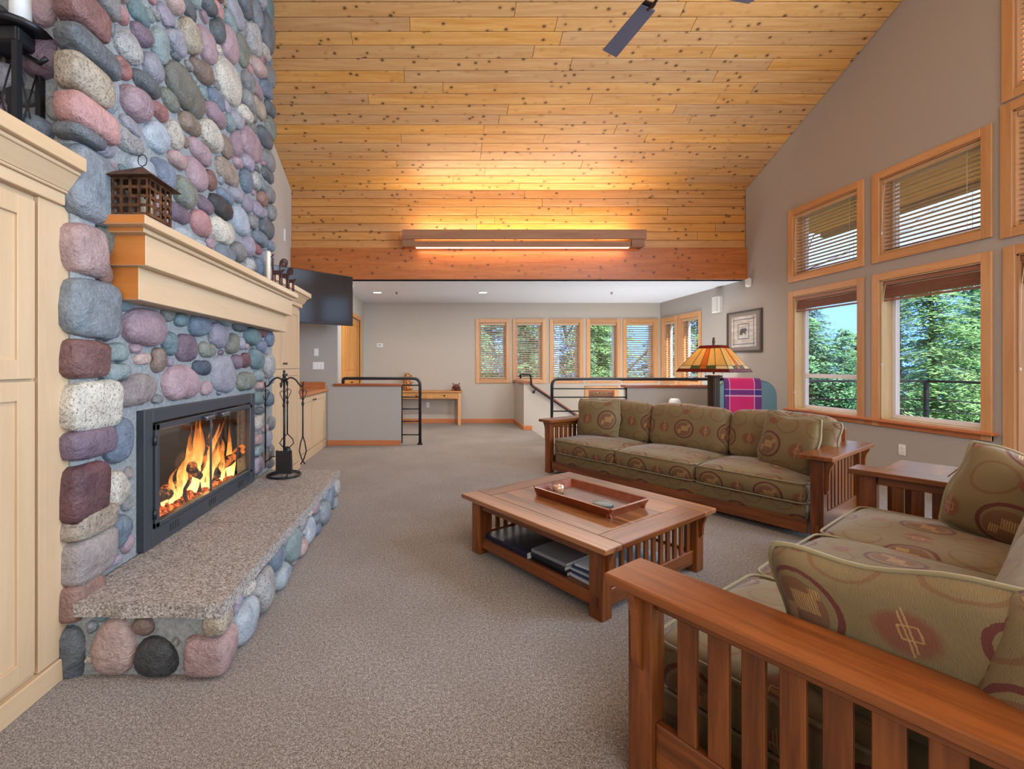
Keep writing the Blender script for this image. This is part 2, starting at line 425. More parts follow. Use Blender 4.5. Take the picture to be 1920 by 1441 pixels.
def mat_glass(name, gl=.06, tint=(1,1,1), rough=.01):
    n = N(name); t = n.new('ShaderNodeBsdfTransparent'); t.inputs[0].default_value = (*tint, 1)
    g = n.new('ShaderNodeBsdfGlossy'); g.inputs['Roughness'].default_value = rough
    mx = n.new('ShaderNodeMixShader'); mx.inputs[0].default_value = gl
    n.l.new(t.outputs[0], mx.inputs[1]); n.l.new(g.outputs[0], mx.inputs[2]); n.l.new(mx.outputs[0], n.out.inputs[0]); return n.mat
M['pane'] = mat_glass('window_glass', .04)
M['fireglass'] = mat_glass('fireplace_glass', .10, (.92,.92,.92), .02)
def emit(name, col, st):
    n = N(name); e = n.new('ShaderNodeEmission'); e.inputs[0].default_value = (*col, 1); e.inputs[1].default_value = st
    n.l.new(e.outputs[0], n.out.inputs[0]); return n.mat
M['tube'] = emit('warm_tube', (1.0, .70, .36), 3.2)
M['downlight'] = emit('downlight_bulb', (1.0, .95, .88), 9)
def mat_leather():
    n = N('teal_leather'); b = n.noise(n.coord(), 120, 3)
    return n.bsdf(srgb(86, 118, 122), .32, spec=.6, bump=b, bstr=.15, bdist=.003)
M['leather'] = mat_leather()
def mat_plaid():
    n = N('plaid_wool'); s = n.sep(n.coord('UV')); x, y = s[0], s[1]
    def bands(c, lo, hi): return n.m('MULTIPLY', n.m('GREATER_THAN', c, lo), n.m('LESS_THAN', c, hi))
    col = (.62, .02, .14)
    nav = (.03, .035, .19)
    for c, l in ((x, ((-.01,.055),(.38,.46))), (y, ((.16,.23),(.50,.60)))):
        for lo, hi in l: col = n.mix(n.m('MULTIPLY', bands(c, lo, hi), .78), col, nav)
    for c, l in ((x, (.058, .37)), (y, (.235, .15, .245, .49))):
        for lo in l: col = n.mix(n.m('MULTIPLY', bands(c, lo, lo+.007), .8), col, (.75,.6,.75))
    w = n.noise(n.map(n.coord('UV'), (400,400,1)), 1, 1)
    return n.bsdf(col, .9, sheen=.3, bump=w, bstr=.4, bdist=.004)
M['plaid'] = mat_plaid()

# ------------------------------------------------------------------ setting
XR, XL, YB, YW = 5.23, -2.37, 10.2, 7.41      # right wall, left wall, back wall, beam wall
RIDGE, YF = 2.8, -2.7
def roof(y):                                  # ceiling height over y
    return (7.654 - .458*y) if y >= RIDGE else (7.654 - .458*RIDGE) - .458*(RIDGE-y)
def wall_mesh(fixed0, fixed1, axis, u0, u1, v0, top, holes, brk=()):
    mb = MB(); us = sorted({u0, u1, *[h[0] for h in holes], *[h[1] for h in holes], *[b for b in brk if u0 < b < u1]})
    for a, b in zip(us[:-1], us[1:]):
        mid = (a+b)/2; hs = sorted([h for h in holes if h[0] < mid < h[1]], key=lambda h: h[2]); z = v0
        segs = []
        for h in hs:
            if h[2] > z+1e-6: segs.append((z, h[2], h[2]))
            z = max(z, h[3])
        segs.append((z, top(a), top(b)))
        for (za, ta, tb) in segs:
            if axis == 'y': P = [(fixed0,a,za),(fixed1,a,za),(fixed1,b,za),(fixed0,b,za),(fixed0,a,ta),(fixed1,a,ta),(fixed1,b,tb),(fixed0,b,tb)]
            else: P = [(a,fixed0,za),(b,fixed0,za),(b,fixed1,za),(a,fixed1,za),(a,fixed0,ta),(b,fixed0,tb),(b,fixed1,tb),(a,fixed1,ta)]
            mb.hexa(P)
    return mb
T = .20
# windows of the right wall: (y0, y1, z0, z1) outer casing
WR = {'A_low': (5.36, 6.50, .63, 2.41), 'B_low': (4.13, 5.26, .63, 2.41), 'A_up': (5.36, 6.50, 2.54, 3.60), 'B_up': (4.13, 5.26, 2.54, 3.60),
      'C_low': (2.62, 4.05, 0.0, 2.42), 'C_mid': (2.62, 4.07, 2.50, 3.72), 'C_up': (2.62, 4.06, 3.74, 4.95),
      'D_low': (1.08, 2.52, 0.0, 2.42), 'D_mid': (1.08, 2.52, 2.50, 3.72), 'D_up': (1.08, 2.52, 3.74, 4.95),
      'E_low': (-.50, .95, .63, 2.41), 'E_up': (-.50, .95, 2.54, 3.60),
      'S1': (9.47, 10.12, .92, 2.40), 'S2': (8.62, 9.42, .92, 2.40)}
cw = .085
WB = [(.98, 1.77), (1.83, 2.60), (2.68, 3.46), (3.53, 4.32), (4.37, 5.18)]
hr = [(a+cw, b-cw, c+(cw if c > 0 else 0), d-cw) for (a, b, c, d) in WR.values()]
def roof_r(y): return roof(y) if y <= YW else 2.77
struct(wall_mesh(XR, XR+T, 'y', YF, YW, -2.9, lambda y: roof(y)+.05, [h for h in hr if h[1] < YW], (RIDGE,)).build('wall_right', M['wall']))
struct(wall_mesh(XR, XR+T, 'y', YW, YB, -2.9, lambda y: 2.77, [h for h in hr if h[1] > YW]).build('wall_right', M['wall']))
hb = [(a+cw, b-cw, .92+cw, 2.40-cw) for a, b in WB] + [(3.49+cw, 4.26-cw, -.5+cw, .85-cw)]
struct(wall_mesh(YB, YB+T, 'x', -1.6-T, XR+T, -2.9, lambda y: 2.77, hb).build('wall_back', M['wall_back']))
struct(wall_mesh(XL-T, XL, 'y', YF, YW, -.2, lambda y: roof(y)+.05, [], (RIDGE,)).build('wall_left', M['wall_back']))
struct(wall_mesh(YF-T, YF, 'x', XL-T, XR+T, -.2, lambda y: roof(YF)+.05, []).build('wall_front', M['wall']))
mb = MB(); mb.box(XL-.01, -1.6, YW, YW+.12, 0, 2.77); struct(mb.build('wall_nook', M['wall']))
# back room left wall with closet opening
struct(wall_mesh(-1.6-.12, -1.6, 'y', YW+.12, YB, 0, lambda y: 2.77, [(7.80, 9.70, -1, 2.30)]).build('wall_closet', M['wall_back']))
mb = MB(); mb.box(-1.6-T, XR+T, YW, YB+.0, 2.77, 2.87); struct(mb.build('ceiling_low', M['white_ceiling']))
# floor, with the stair opening left out
mb = MB(); mb.box(XL-T, XR+.01, YF, 7.60, -.2, 0); mb.box(-1.75, 2.04, 7.60, YB, -.2, 0)
struct(mb.build('floor', M['carpet']))
mb = MB(); mb.box(1.5, XR+T, 7.4, YB+T, -2.95, -2.85); struct(mb.build('floor_lower', M['carpet']))
# ceiling: deck plus single planks
ceil = sroot('ceiling')
mb = MB()
mb.hexa([(XL-T,YW+.1,roof(YW+.1)+.03),(XR+T,YW+.1,roof(YW+.1)+.03),(XR+T,RIDGE,roof(RIDGE)+.03),(XL-T,RIDGE,roof(RIDGE)+.03),
         (XL-T,YW+.1,roof(YW+.1)+.15),(XR+T,YW+.1,roof(YW+.1)+.15),(XR+T,RIDGE,roof(RIDGE)+.15),(XL-T,RIDGE,roof(RIDGE)+.15)])
mb.hexa([(XL-T,RIDGE,roof(RIDGE)),(XR+T,RIDGE,roof(RIDGE)),(XR+T,YF-T,roof(YF-T)),(XL-T,YF-T,roof(YF-T)),
         (XL-T,RIDGE,roof(RIDGE)+.15),(XR+T,RIDGE,roof(RIDGE)+.15),(XR+T,YF-T,roof(YF-T)+.15),(XL-T,YF-T,roof(YF-T)+.15)])
mb.build('roof_deck', M['plank'], ceil)
SL = math.atan(.458); pw = .1507
plank_cache = {}
def plank(parent, L, w, loc, rx, mat):
    key = (round(L, 2), mat.name, w)
    if key not in plank_cache:
        b = MB(); b.box(0, L-.004, 0, w-.007, 0, .02, bev=.004); plank_cache[key] = b.mesh('plank', mat)
    return put('plank', plank_cache[key], parent, loc, (rx, 0, 0))
rows = int((YW-RIDGE)/math.cos(SL)/pw)+1
rr = random.Random(11)
def cuts():
    k = rr.choice((2, 3, 3, 4)); xs = [XL]
    while True:
        L = round(rr.uniform(1.4, 4.2), 1)
        if xs[-1]+L > XR-.5: break
        xs.append(xs[-1]+L)
    xs.append(XR); return xs
for i in range(rows):
    s = i*pw; y = YW - s*math.cos(SL); z = roof(y)
    xs = cuts()
    for a, b in zip(xs[:-1], xs[1:]):
        plank(ceil, b-a, pw, (a, y-pw*math.cos(SL), roof(y-pw*math.cos(SL))+.0), -SL, M['plank'])
beam = sroot('wall_beam')
mb = MB(); mb.box(XL-T, XR+T, YW+.02, YW+.14, 2.77, 4.24); mb.build('backing', M['plank_dark'], beam)
mb = MB(); mb.box(XL, XR, YW-.05, YW+.02, 2.77, 3.29, bev=.004); mb.build('fascia_board', M['plank_dark'], beam)
for i in range(7):
    z0 = 3.293+i*.140; xs = cuts()
    for a, b in zip(xs[:-1], xs[1:]):
        plank(beam, b-a, .140, (a, YW+.02, z0), PI/2, M['plank_wall'])

def casing(parent, w, h, sill=False, door=False, c=cw, d=.022):
    for nm, a in (('casing_side', (0, c, 0 if door else 0, h)), ('casing_side', (w-c, w, 0, h)), ('casing_head', (c, w-c, h-c, h))):
        b = MB(); b.box(a[0], a[1], -d, 0, a[2], a[3], bev=.004); b.build(nm, M['pine_h'] if 'head' in nm else M['pine'], parent)
    if not door and not sill:
        b = MB(); b.box(c, w-c, -d, 0, 0, c, bev=.004); b.build('casing_sill', M['pine_h'], parent)
wcount = [0]
def window(loc, rz, w, h, low=False, rail=None, door=False, pale=False, mull=None):
    wcount[0] += 1
    r = sroot('%s_%d' % ('door' if door else 'window', wcount[0]), loc, rz)
    casing(r, w, h, sill=low, door=door)
    z0 = cw if not door else 0
    j = M['pine_pale'] if pale else M['pine']
    b = MB(); t = .012
    b.box(cw, cw+t, 0, .17, z0, h-cw); b.box(w-cw-t, w-cw, 0, .17, z0, h-cw); b.box(cw, w-cw, 0, .17, h-cw-t, h-cw); b.box(cw, w-cw, 0, .17, z0, z0+t)
    b.build('jamb', j, r)
    b = MB(); f = .045; x0, x1, za, zb = cw+t, w-cw-t, z0+t, h-cw-t
    b.box(x0, x0+f, .12, .17, za, zb, bev=.004); b.box(x1-f, x1, .12, .17, za, zb, bev=.004)
    b.box(x0+f, x1-f, .12, .17, za, za+f, bev=.004); b.box(x0+f, x1-f, .12, .17, zb-f, zb, bev=.004)
    if rail: b.box(x0+f, x1-f, .115, .165, rail-.028, rail+.028, bev=.004)
    b.build('sash', M['vinyl'], r)
    b = MB(); b.box(x0+f, x1-f, .143, .147, za+f, zb-f); b.build('pane', M['pane'], r)
    return r
slat_cache = {}
def blind(loc, rz, w, h, label, drop=None, joined=False, mat=None, sp=.046, group=None, tilt=-6, cord=None):
    """loc is the lower left corner of the casing; drop: height of a raised stack, None when lowered"""
    r = thing('window_blind', label, 'blind', loc, rz, group)
    mat = mat or M['blind']; x0, x1, zt = cw+.016, w-cw-.016, h-cw-.014
    b = MB(); b.box(x0, x1, .012, .07, zt-.05, zt, bev=.004); b.build('headrail', M['blind'] if drop else mat, r)
    if drop:
        ns = int(drop/.011)
        key = ('st', round(x1-x0, 2)); 
        if key not in slat_cache:
            b = MB(); b.box(0, x1-x0, -.025, .025, -.0035, .0035, bev=.0015); slat_cache[key] = b.mesh('slat', M['blind'])
        for k in range(ns): put('slat', slat_cache[key], r, (x0, .045+((k*7) % 3-1)*.002, zt-.066-k*.011))
        b = MB(); b.box(x0, x1, .02, .07, zt-.085-drop, zt-.066-drop, bev=.003); b.build('bottom_rail', M['blind'], r)
        zb = zt-.085-drop
    else:
        zb = cw+.02; n = int((zt-.06-zb)/sp)
        if joined:
            b = MB()
            for k in range(n):
                i0 = len(b.v); b.box(x0, x1, -.022, .022, -.0015, .0015)
                b.xf(Matrix.Translation((0, .045, zb+.03+k*sp)) @ Matrix.Rotation(math.radians(tilt), 4, 'X'), i0)
            o = b.build('slats', mat, r); o['kind'] = 'stuff'
        else:
            key = ('sl', round(x1-x0, 2), mat.name)
            if key not in slat_cache:
                b = MB(); b.box(0, x1-x0, -.024, .024, -.0015, .0015); slat_cache[key] = b.mesh('slat', mat)
            for k in range(n): put('slat', slat_cache[key], r, (x0, .045, zb+.035+k*sp), (math.radians(tilt), 0, 0))
        b = MB(); b.box(x0, x1, .025, .065, zb, zb+.018, bev=.003); b.build('bottom_rail', mat, r)
        for xx in (x0+.12, x1-.12):
            b = MB(); b.tube([(xx, .018, zb+.01), (xx, .018, zt-.04)], .0015, 5); b.tube([(xx, .072, zb+.01), (xx, .072, zt-.04)], .0015, 5); b.build('ladder_cord', M['candle'], r)
    if cord:
        b = MB(); b.tube([(x0+.04, .0, zt-.04), (x0+.035, -.028, zt-.3), (x0+.03, -.03, zt-cord)], .0022, 6); b.build('pull_cord', M['candle'], r)
        b = MB(); b.lathe([(.001,0),(.008,.005),(.006,.03),(.001,.034)], 8, (x0+.03, -.03, zt-cord-.03)); b.build('tassel', M['white'], r)
    return r
R90 = -PI/2
def rw(key): a, b, c, d = WR[key]; return (XR, b, c), b-a, d-c
for key in ('A_low', 'B_low'):
    l, w, h = rw(key); window(l, R90, w, h, low=True, rail=(.56 if key == 'A_low' else None), pale=True)
for key in ('A_up', 'B_up', 'C_mid', 'C_up', 'D_mid', 'D_up', 'E_up'): l, w, h = rw(key); window(l, R90, w, h)
l, w, h = rw('E_low'); window(l, R90, w, h, low=True)
for key in ('S1', 'S2'): l, w, h = rw(key); window(l, R90, w, h)
for key in ('C_low', 'D_low'): l, w, h = rw(key); window(l, R90, w, h, door=True)
for a, b in WB: window((a, YB, .92), 0, b-a, 1.48)
window((3.49, YB, -.5), 0, .77, 1.35)
# long stool under the two big windows
st = sroot('trim_1'); mb = MB(); mb.box(XR-.065, XR+.0, 4.09, 6.54, .685, .715, bev=.006); mb.build('stool', M['base_y'], st)
mb = MB(); mb.box(XR-.02, XR, 4.13, 6.50, .63, .685, bev=.004); mb.build('apron', M['base_y'], st)
B_ = {'A_low': ('raised wooden blind in the lower far window of the tall window pair', .12, 1.35), 'B_low': ('raised wooden blind with hanging cord in the large lower window', .14, .95),
      'A_up': ('lowered wooden slat blind in the smaller upper window', None, None), 'B_up': ('lowered wooden slat blind in the large upper window', None, None),
      'C_mid': ('lowered wooden blind above the glazed door at the right edge', None, None), 'C_up': ('highest wooden blind, cut by the upper right corner of the photo', None, None),
      'C_low': ('raised wooden blind at the head of the glazed door', .16, 1.0)}
for key, (lab, drop, cord) in B_.items():
    l, w, h = rw(key); blind(l, R90, w, h, lab, drop, mat=M['slat_light'] if not drop else None, cord=cord or (.62 if key in ('A_up','B_up') else None))
for key, lab in (('S1', 'lowered slat blind on the side wall, in the window touching the corner'), ('S2', 'lowered slat blind on the side wall, in the window behind the lamp shade')):
    l, w, h = rw(key); blind(l, R90, w, h, lab, None, True, M['slat_light'], sp=.05, tilt=20)
for (a, b), lab in zip(WB, ('leftmost lowered slat blind of the five back windows', 'lowered slat blind above the low stair wall end, second of the back row', 'lowered slat blind in the middle window of the back row',
        'half-open slat blind showing bare branches, fourth of the back row', 'lowered slat blind of the back row next to the room corner')):
    blind((a, YB, .92), 0, b-a, 1.48, lab, None, True, M['slat_light'], sp=.05, tilt=(2 if 'fourth' in lab else 32))
blind((3.49, YB, -.5), 0, .77, 1.35, 'raised brown blind in the low stairwell window seen through the railing', .10)

# baseboards
for i, (x0, x1, y0, y1, mm) in enumerate(((-1.6, 1.87, YB-.018, YB, 'base'), (XR-.018, XR, 4.07, 7.48, 'base_y'), (-1.6, -1.582, 9.72, YB, 'base_y'))):
    mb = MB(); mb.box(x0, x1, y0, y1, 0, .10, bev=.004); struct(mb.build('baseboard_%d' % (i+1), M[mm]))
# half wall left
hw = sroot('wall_half_left')
mb = MB(); mb.box(-1.765, -.535, 7.40, 7.55, 0, .985); mb.build('wall_body', M['wall'], hw)
mb = MB(); mb.box(-1.66, -.52, 7.37, 7.58, .985, 1.03, bev=.006); mb.build('cap', M['cap'], hw)
mb = MB(); mb.box(-1.765, -.535, 7.382, 7.40, 0, .085, bev=.004); mb.build('baseboard', M['base'], hw)
hw = sroot('wall_half_right')
mb = MB(); mb.box(3.29, XR, 7.50, 7.64, -.4, .955); mb.build('wall_body', M['wall_back'], hw)
mb = MB(); mb.box(3.25, XR, 7.46, 7.68, .955, 1.0, bev=.006); mb.build('cap', M['cap'], hw)
hw = sroot('wall_stair_low')
mb = MB(); mb.box(1.87, 1.99, 9.12, YB, -.2, .955); mb.build('wall_body', M['wall_back'], hw)
mb = MB(); mb.box(1.84, 2.02, 9.09, YB, .955, 1.0, bev=.006); mb.build('cap', M['cap'], hw)
mb = MB(); mb.box(1.852, 1.87, 9.11, YB, 0, .09, bev=.004); mb.box(1.852, 2.04, 9.095, 9.12, 0, .09, bev=.004); mb.build('baseboard', M['base_y'], hw)
hw = sroot('wall_stair_slope')
mb = MB(); mb.prism([(1.99, -2.8), (1.99, .93), (5.2, -1.25), (5.2, -2.8)], 9.12, 9.22, 'y'); mb.build('wall_body', M['wall_back'], hw)
mb = MB(); mb.prism([(2.02, .915), (2.02, .965), (5.2, -1.19), (5.2, -1.24)], 9.06, 9.28, 'y'); mb.build('cap', M['cap'], hw)
mb = MB(); mb.box(1.90, 2.04, 7.60, 9.12, -2.8, -.2); struct(mb.build('wall_stairwell', M['wall_back']))
stairs = thing('staircase', 'carpeted staircase going down behind the black guard railing', 'stairs', (2.055, 7.66, 0))
for k in range(9):
    mb = MB(); mb.box(.28*k, .28*(k+1)+.02, 0, 1.44, -.19*(k+1)-.19, -.19*(k+1), bev=.01); mb.build('step', M['carpet'], stairs)
hr_ = thing('handrail', 'black sloping handrail mounted on the low stair wall', 'railing', (2.0, 9.02, .9))
mb = MB(); mb.tube(fillet([(-.16,.30,.16),(-.16,.30,.25),(-.16,-.03,.25),(-.02,-.03,.25),(.0,-.03,.02),(2.6,-.03,-1.75)], .04), .021, 8); mb.build('rail', M['rail'], hr_)
for k in (.04, 1.2):
    mb = MB(); mb.tube([(k+.03, -.03, -.04-.68*k), (k+.03, .02, -.09-.68*k), (k+.03, .09, -.09-.68*k)], .012, 6); mb.sphere((k+.03,.08,-.09-.68*k), .03, 8, 6); mb.build('bracket', M['rail'], hr_)

def railing(name, label, x0, x1, y, xr0, xr1, zt, rungs, posts, ends, foot=True):
    r = thing(name, label, 'railing', (x0, y, 0))
    mb = MB(); mb.tube(fillet([Vector(p)-Vector((x0, y, 0)) for p in ends], .12), .026, 10); mb.build('top_rail', M['rail'], r)
    for z in rungs:
        mb = MB(); mb.tube([(xr0-x0, 0, z), (xr1-x0, 0, z)], .011, 8); mb.build('rung', M['rail'], r)
    for px in posts:
        mb = MB(); mb.tube([(px-x0, 0, .02 if foot else min(rungs)), (px-x0, 0, max(rungs))], .011, 8); mb.build('post', M['rail'], r)
    return r
r = railing('guard_railing', 'black metal guard rail with rungs beside the left half wall', -1.5, -.22, 7.475, -.525, -.24, 1.11, (.165, .39, .60, .80, 1.0), (-.525,), [(-1.52, 7.475, 1.03), (-1.52, 7.475, 1.115), (-.22, 7.475, 1.115), (-.22, 7.475, 0)])
mb = MB(); mb.box(1.24, 1.32, -.04, .04, 0, .03, bev=.004); mb.build('foot_plate', M['rail'], r)
railing('guard_railing', 'long black guard railing in front of the stairwell', 2.03, 5.1, 7.50, 2.03, 3.28, 1.1, (.3, .56, .795, 1.0-.06), (3.27,), [(2.03, 7.56, 0.0), (2.03, 7.56, 1.10), (5.12, 7.56, 1.10), (5.12, 7.56, 1.0)], foot=False)

# closet doors
cl = sroot('door_closet', (-1.6, 7.80, 0))
mb = MB(); mb.box(-.02, .02, -.08, 0, 0, 2.38, bev=.004); mb.box(-.02, .02, 1.90, 1.98, 0, 2.38, bev=.004); mb.box(-.02, .02, 0, 1.9, 2.30, 2.38, bev=.004); mb.build('casing', M['closet'], cl)
for k in range(4):
    y0 = .475*k
    lf = MB(); lf.box(-.05, -.03, y0+.004, y0+.471, .02, 2.28); lf.box(-.03, -.012, y0+.004, y0+.08, .02, 2.28, bev=.003); lf.box(-.03, -.012, y0+.395, y0+.471, .02, 2.28, bev=.003)
    for z in (.02, 1.1, 2.16): lf.box(-.03, -.012, y0+.08, y0+.395, z, z+.12, bev=.003)
    lf.box(-.03, -.02, y0+.11, y0+.365, .17, 1.07, bev=.008); lf.box(-.03, -.02, y0+.11, y0+.365, 1.25, 2.13, bev=.008)
    lo = lf.build('door_leaf', M['closet'], cl)
    if k in (1, 2):
        mb = MB(); mb.sphere((0, y0+(.44 if k == 1 else .03), 1.0), .016, 8, 6); mb.build('knob', M['bronze'], lo)

# small wall fittings
def plate(label, loc, rz, w, h, cat='switch', toggles=1, name='wall_switch'):
    r = thing(name, label, cat, loc, rz)
    mb = MB(); mb.box(-w/2, w/2, -.008, 0, -h/2, h/2, bev=.003); mb.build('cover_plate', M['white'], r)
    for k in range(toggles):
        x = (k-(toggles-1)/2)*w/toggles
        mb = MB(); mb.box(x-.014, x+.014, -.013, -.007, -h*.3, h*.3, bev=.002); mb.build('rocker' if cat == 'switch' else 'socket', M['white'], r)
    return r
plate('single white switch plate on the nook wall above the wide switch plate', (-1.955, YW-.001, 1.555), 0, .075, .125)
plate('wide white three-gang switch plate on the nook wall', (-1.92, YW-.001, 1.33), 0, .19, .125, toggles=3)
plate('white blank plate high on the pale wall beside the stone chimney', (XL+.001, 7.05, 3.41), PI/2, .075, .20)
plate('white outlet on the back wall under the console table', (-.12, YB-.001, .42), 0, .075, .12, 'outlet', 2, 'wall_outlet')
plate('white outlet on the right wall below the large window sill', (XR-.001, 4.93, .40), R90, .075, .12, 'outlet', 2, 'wall_outlet')
t = thing('thermostat', 'small white round-cornered thermostat on the back wall', 'thermostat', (-1.23, YB, 1.79))
mb = MB(); mb.box(-.075, .075, -.025, 0, -.05, .05, bev=.02); mb.build('housing', M['white'], t)
mb = MB(); mb.box(-.04, .04, -.028, -.024, -.012, .022, bev=.001); mb.build('display', plain('lcd', srgb(170,178,170), .3), t)
t = thing('wall_speaker', 'white curved-front wall speaker above the framed bear picture', 'speaker', (XR, 8.10, 2.44), R90)
mb = MB(); mb.prism([(-.10,0),(.10,0),(.10,-.05),(.06,-.09),(0,-.10),(-.06,-.09),(-.10,-.05)], -.14, .14, 'z'); mb.build('cabinet', M['white'], t)
mb = MB(); mb.prism([(-.085,-.062),(-.055,-.088),(0,-.098),(.055,-.088),(.085,-.062),(.085,-.066),(.057,-.094),(0,-.105),(-.057,-.094),(-.085,-.066)], -.125, .125, 'z'); mb.build('grille', plain('grille_cloth', srgb(205,204,198), .9), t)
t = thing('motion_sensor', 'small white motion sensor high on the right wall corner', 'sensor', (XR, 7.30, 2.70), R90)
mb = MB(); mb.box(-.05, .05, -.06, 0, -.07, .07, bev=.018); mb.build('housing', M['white'], t)
mb = MB(); mb.sphere((0,-.058,-.015), (.03,.012,.03), 10, 6); mb.build('lens', plain('lens_plastic', srgb(215,215,215), .3), t)
for lab, x in (('recessed ceiling light nearest the closet doors', -1.10), ('recessed ceiling light near the middle of the low white ceiling', .98)):
    t = thing('recessed_light', lab, 'ceiling light', (x, 8.73, 2.77))
    mb = MB(); mb.lathe([(.075,-.001),(.10,-.012),(.10,-.002),(.085,0)], 24); mb.build('trim_ring', M['white'], t)
    mb = MB(); mb.lathe([(.001,-.003),(.078,-.003),(.078,-.001)], 20); mb.build('lens', M['downlight'], t)
    light('downlight', 'SPOT', (x, 8.73, 2.74), (0,0,0), 45, (1,.86,.68), .05)
for lab, x in (('fire sprinkler head on the low ceiling between the two recessed lights', -.72), ('fire sprinkler head on the low ceiling above the right back windows', 3.52)):
    t = thing('sprinkler', lab, 'sprinkler', (x, 8.73, 2.77))
    mb = MB(); mb.lathe([(.03,-.004),(.03,0)], 14); mb.lathe([(.008,-.004),(.008,-.03)], 8); mb.build('body', M['bronze'], t)
    mb = MB(); mb.lathe([(.022,-.034),(.022,-.031)], 10); mb.build('deflector', M['bronze'], t)

# ------------------------------------------------------------------ stonework
PAL = {'slate': ((96,104,110),(64,72,80)), 'darkslate': ((62,64,68),(38,40,44)), 'greyblue': ((128,138,146),(92,102,112)), 'blue': ((104,124,146),(70,88,112)), 'darkblue': ((62,82,106),(40,54,74)),
 'lightblue': ((158,170,180),(122,136,150)), 'bluegrey': ((116,130,146),(86,98,114)), 'teal': ((96,128,132),(66,96,102)), 'tealgrey': ((128,148,148),(98,120,122)), 'greygreen': ((126,130,116),(92,98,88)),
 'olivegrey': ((118,116,104),(90,90,80)), 'grey': ((136,134,132),(100,100,100)), 'lightgrey': ((172,170,168),(132,130,130)), 'cream': ((204,194,176),(162,150,136)), 'tan': ((172,152,128),(130,112,92)),
 'brown': ((136,108,90),(94,76,66)), 'greypink': ((158,142,138),(118,106,106)), 'pink': ((184,144,136),(140,108,106)), 'rose': ((172,104,106),(128,76,80)), 'mauve': ((160,124,134),(118,90,102)),
 'purple': ((118,92,112),(82,64,82)), 'lavender': ((156,144,164),(118,108,130)), 'lavgrey': ((146,144,156),(110,108,122)), 'red': ((158,78,74),(112,52,52)), 'darkred': ((116,56,58),(76,36,42)), 'brownred': ((142,88,74),(100,62,56))}
SM = {}
for i, (k, (a, b)) in enumerate(PAL.items()):
    SM[k] = mat_stone('river_stone_'+k, srgb(*a), srgb(*b), streak=(.35 if k in ('mauve','purple','rose','lavgrey') else 0), speck=(.6 if k in ('cream','lightgrey','tan','greygreen') else .15))
PK = ['slate','greyblue','blue','lightblue','bluegrey','teal','tealgrey','greygreen','grey','lightgrey','cream','tan','greypink','pink','rose','mauve','mauve','purple','lavender','lavgrey','brownred','lavgrey','grey']
srnd = random.Random(5)
def stone_field(sites, frame, inside, parent, gap=.008, nang=20, depth=(.035,.06), count=None):
    """sites: (u, v, a, b, colour); frame(u,v,n)->xyz; inside(u,v)->bool"""
    for i, (u0, v0, a0, b0, col) in enumerate(sites):
        nb = [s for j, s in enumerate(sites) if j != i and abs(s[0]-u0) < a0+s[2]+.12 and abs(s[1]-v0) < b0+s[3]+.12]
        if not inside(u0, v0): continue
        R = []
        th0 = srnd.uniform(0, 6)
        for k in range(nang):
            th = 2*PI*k/nang; cu, su = math.cos(th), math.sin(th)
            ell = 1/math.sqrt((cu/a0)**2+(su/b0)**2)
            ell = 1/((abs(cu)/a0)**2.5+(abs(su)/b0)**2.5)**.4
            lo, hi = 0, ell*1.22
            for _ in range(9):
                r = (lo+hi)/2; pu, pv = u0+cu*r, v0+su*r
                d = math.hypot((pu-u0)/a0, (pv-v0)/b0); ok = inside(pu, pv)
                if ok:
                    for s in nb:
                        if math.hypot((pu-s[0])/s[2], (pv-s[1])/s[3]) < d: ok = False; break
                if ok: lo = r
                else: hi = r
            R.append(max(lo-gap, .008))
        R = [(R[k-1]+2*R[k]+R[(k+1) % nang])/4 for k in range(nang)]
        R = [(R[k-1]+2*R[k]+R[(k+1) % nang])/4 for k in range(nang)]
        if sum(R)/nang < .014: continue
        dp = srnd.uniform(*depth)*min(1.25, max(.55, sum(R)/nang/.07))
        mb = MB(); c0 = Vector(frame(u0, v0, 0))
        lump = [srnd.uniform(-1,1) for _ in range(6)]
        prof = ((1.0, -.12), (.985, .25), (.90, .58), (.72, .82), (.42, .96))
        for (q, hgt) in prof:
            for k in range(nang):
                th = 2*PI*k/nang; r = R[k]*q*(1+.03*math.sin(2*th+lump[0]*3)*q)
                n = dp*(hgt + .10*math.sin(th+lump[1]*3)*q*(hgt > 0) + .06*math.sin(3*th+lump[2]*3)*q*(hgt > 0))
                mb.v.append(tuple(Vector(frame(u0+math.cos(th)*r, v0+math.sin(th)*r, n))-c0))
        mb.v.append(tuple(Vector(frame(u0, v0, dp*1.0))-c0)); top = len(mb.v)-1
        P = [Vector(frame(0,0,0)), Vector(frame(1,0,0)), Vector(frame(0,1,0)), Vector(frame(0,0,1))]
        flip = (P[1]-P[0]).cross(P[2]-P[0]).dot(P[3]-P[0]) < 0
        for g in range(len(prof)-1):
            for k in range(nang):
                f = [g*nang+k, g*nang+(k+1) % nang, (g+1)*nang+(k+1) % nang, (g+1)*nang+k]
                mb.face(f[::-1] if flip else f, 0, True)
        g = len(prof)-1
        for k in range(nang):
            f = [g*nang+k, g*nang+(k+1) % nang, top]; mb.face(f[::-1] if flip else f, 0, True)
        mb.build('stone', SM[col], parent, tuple(c0))
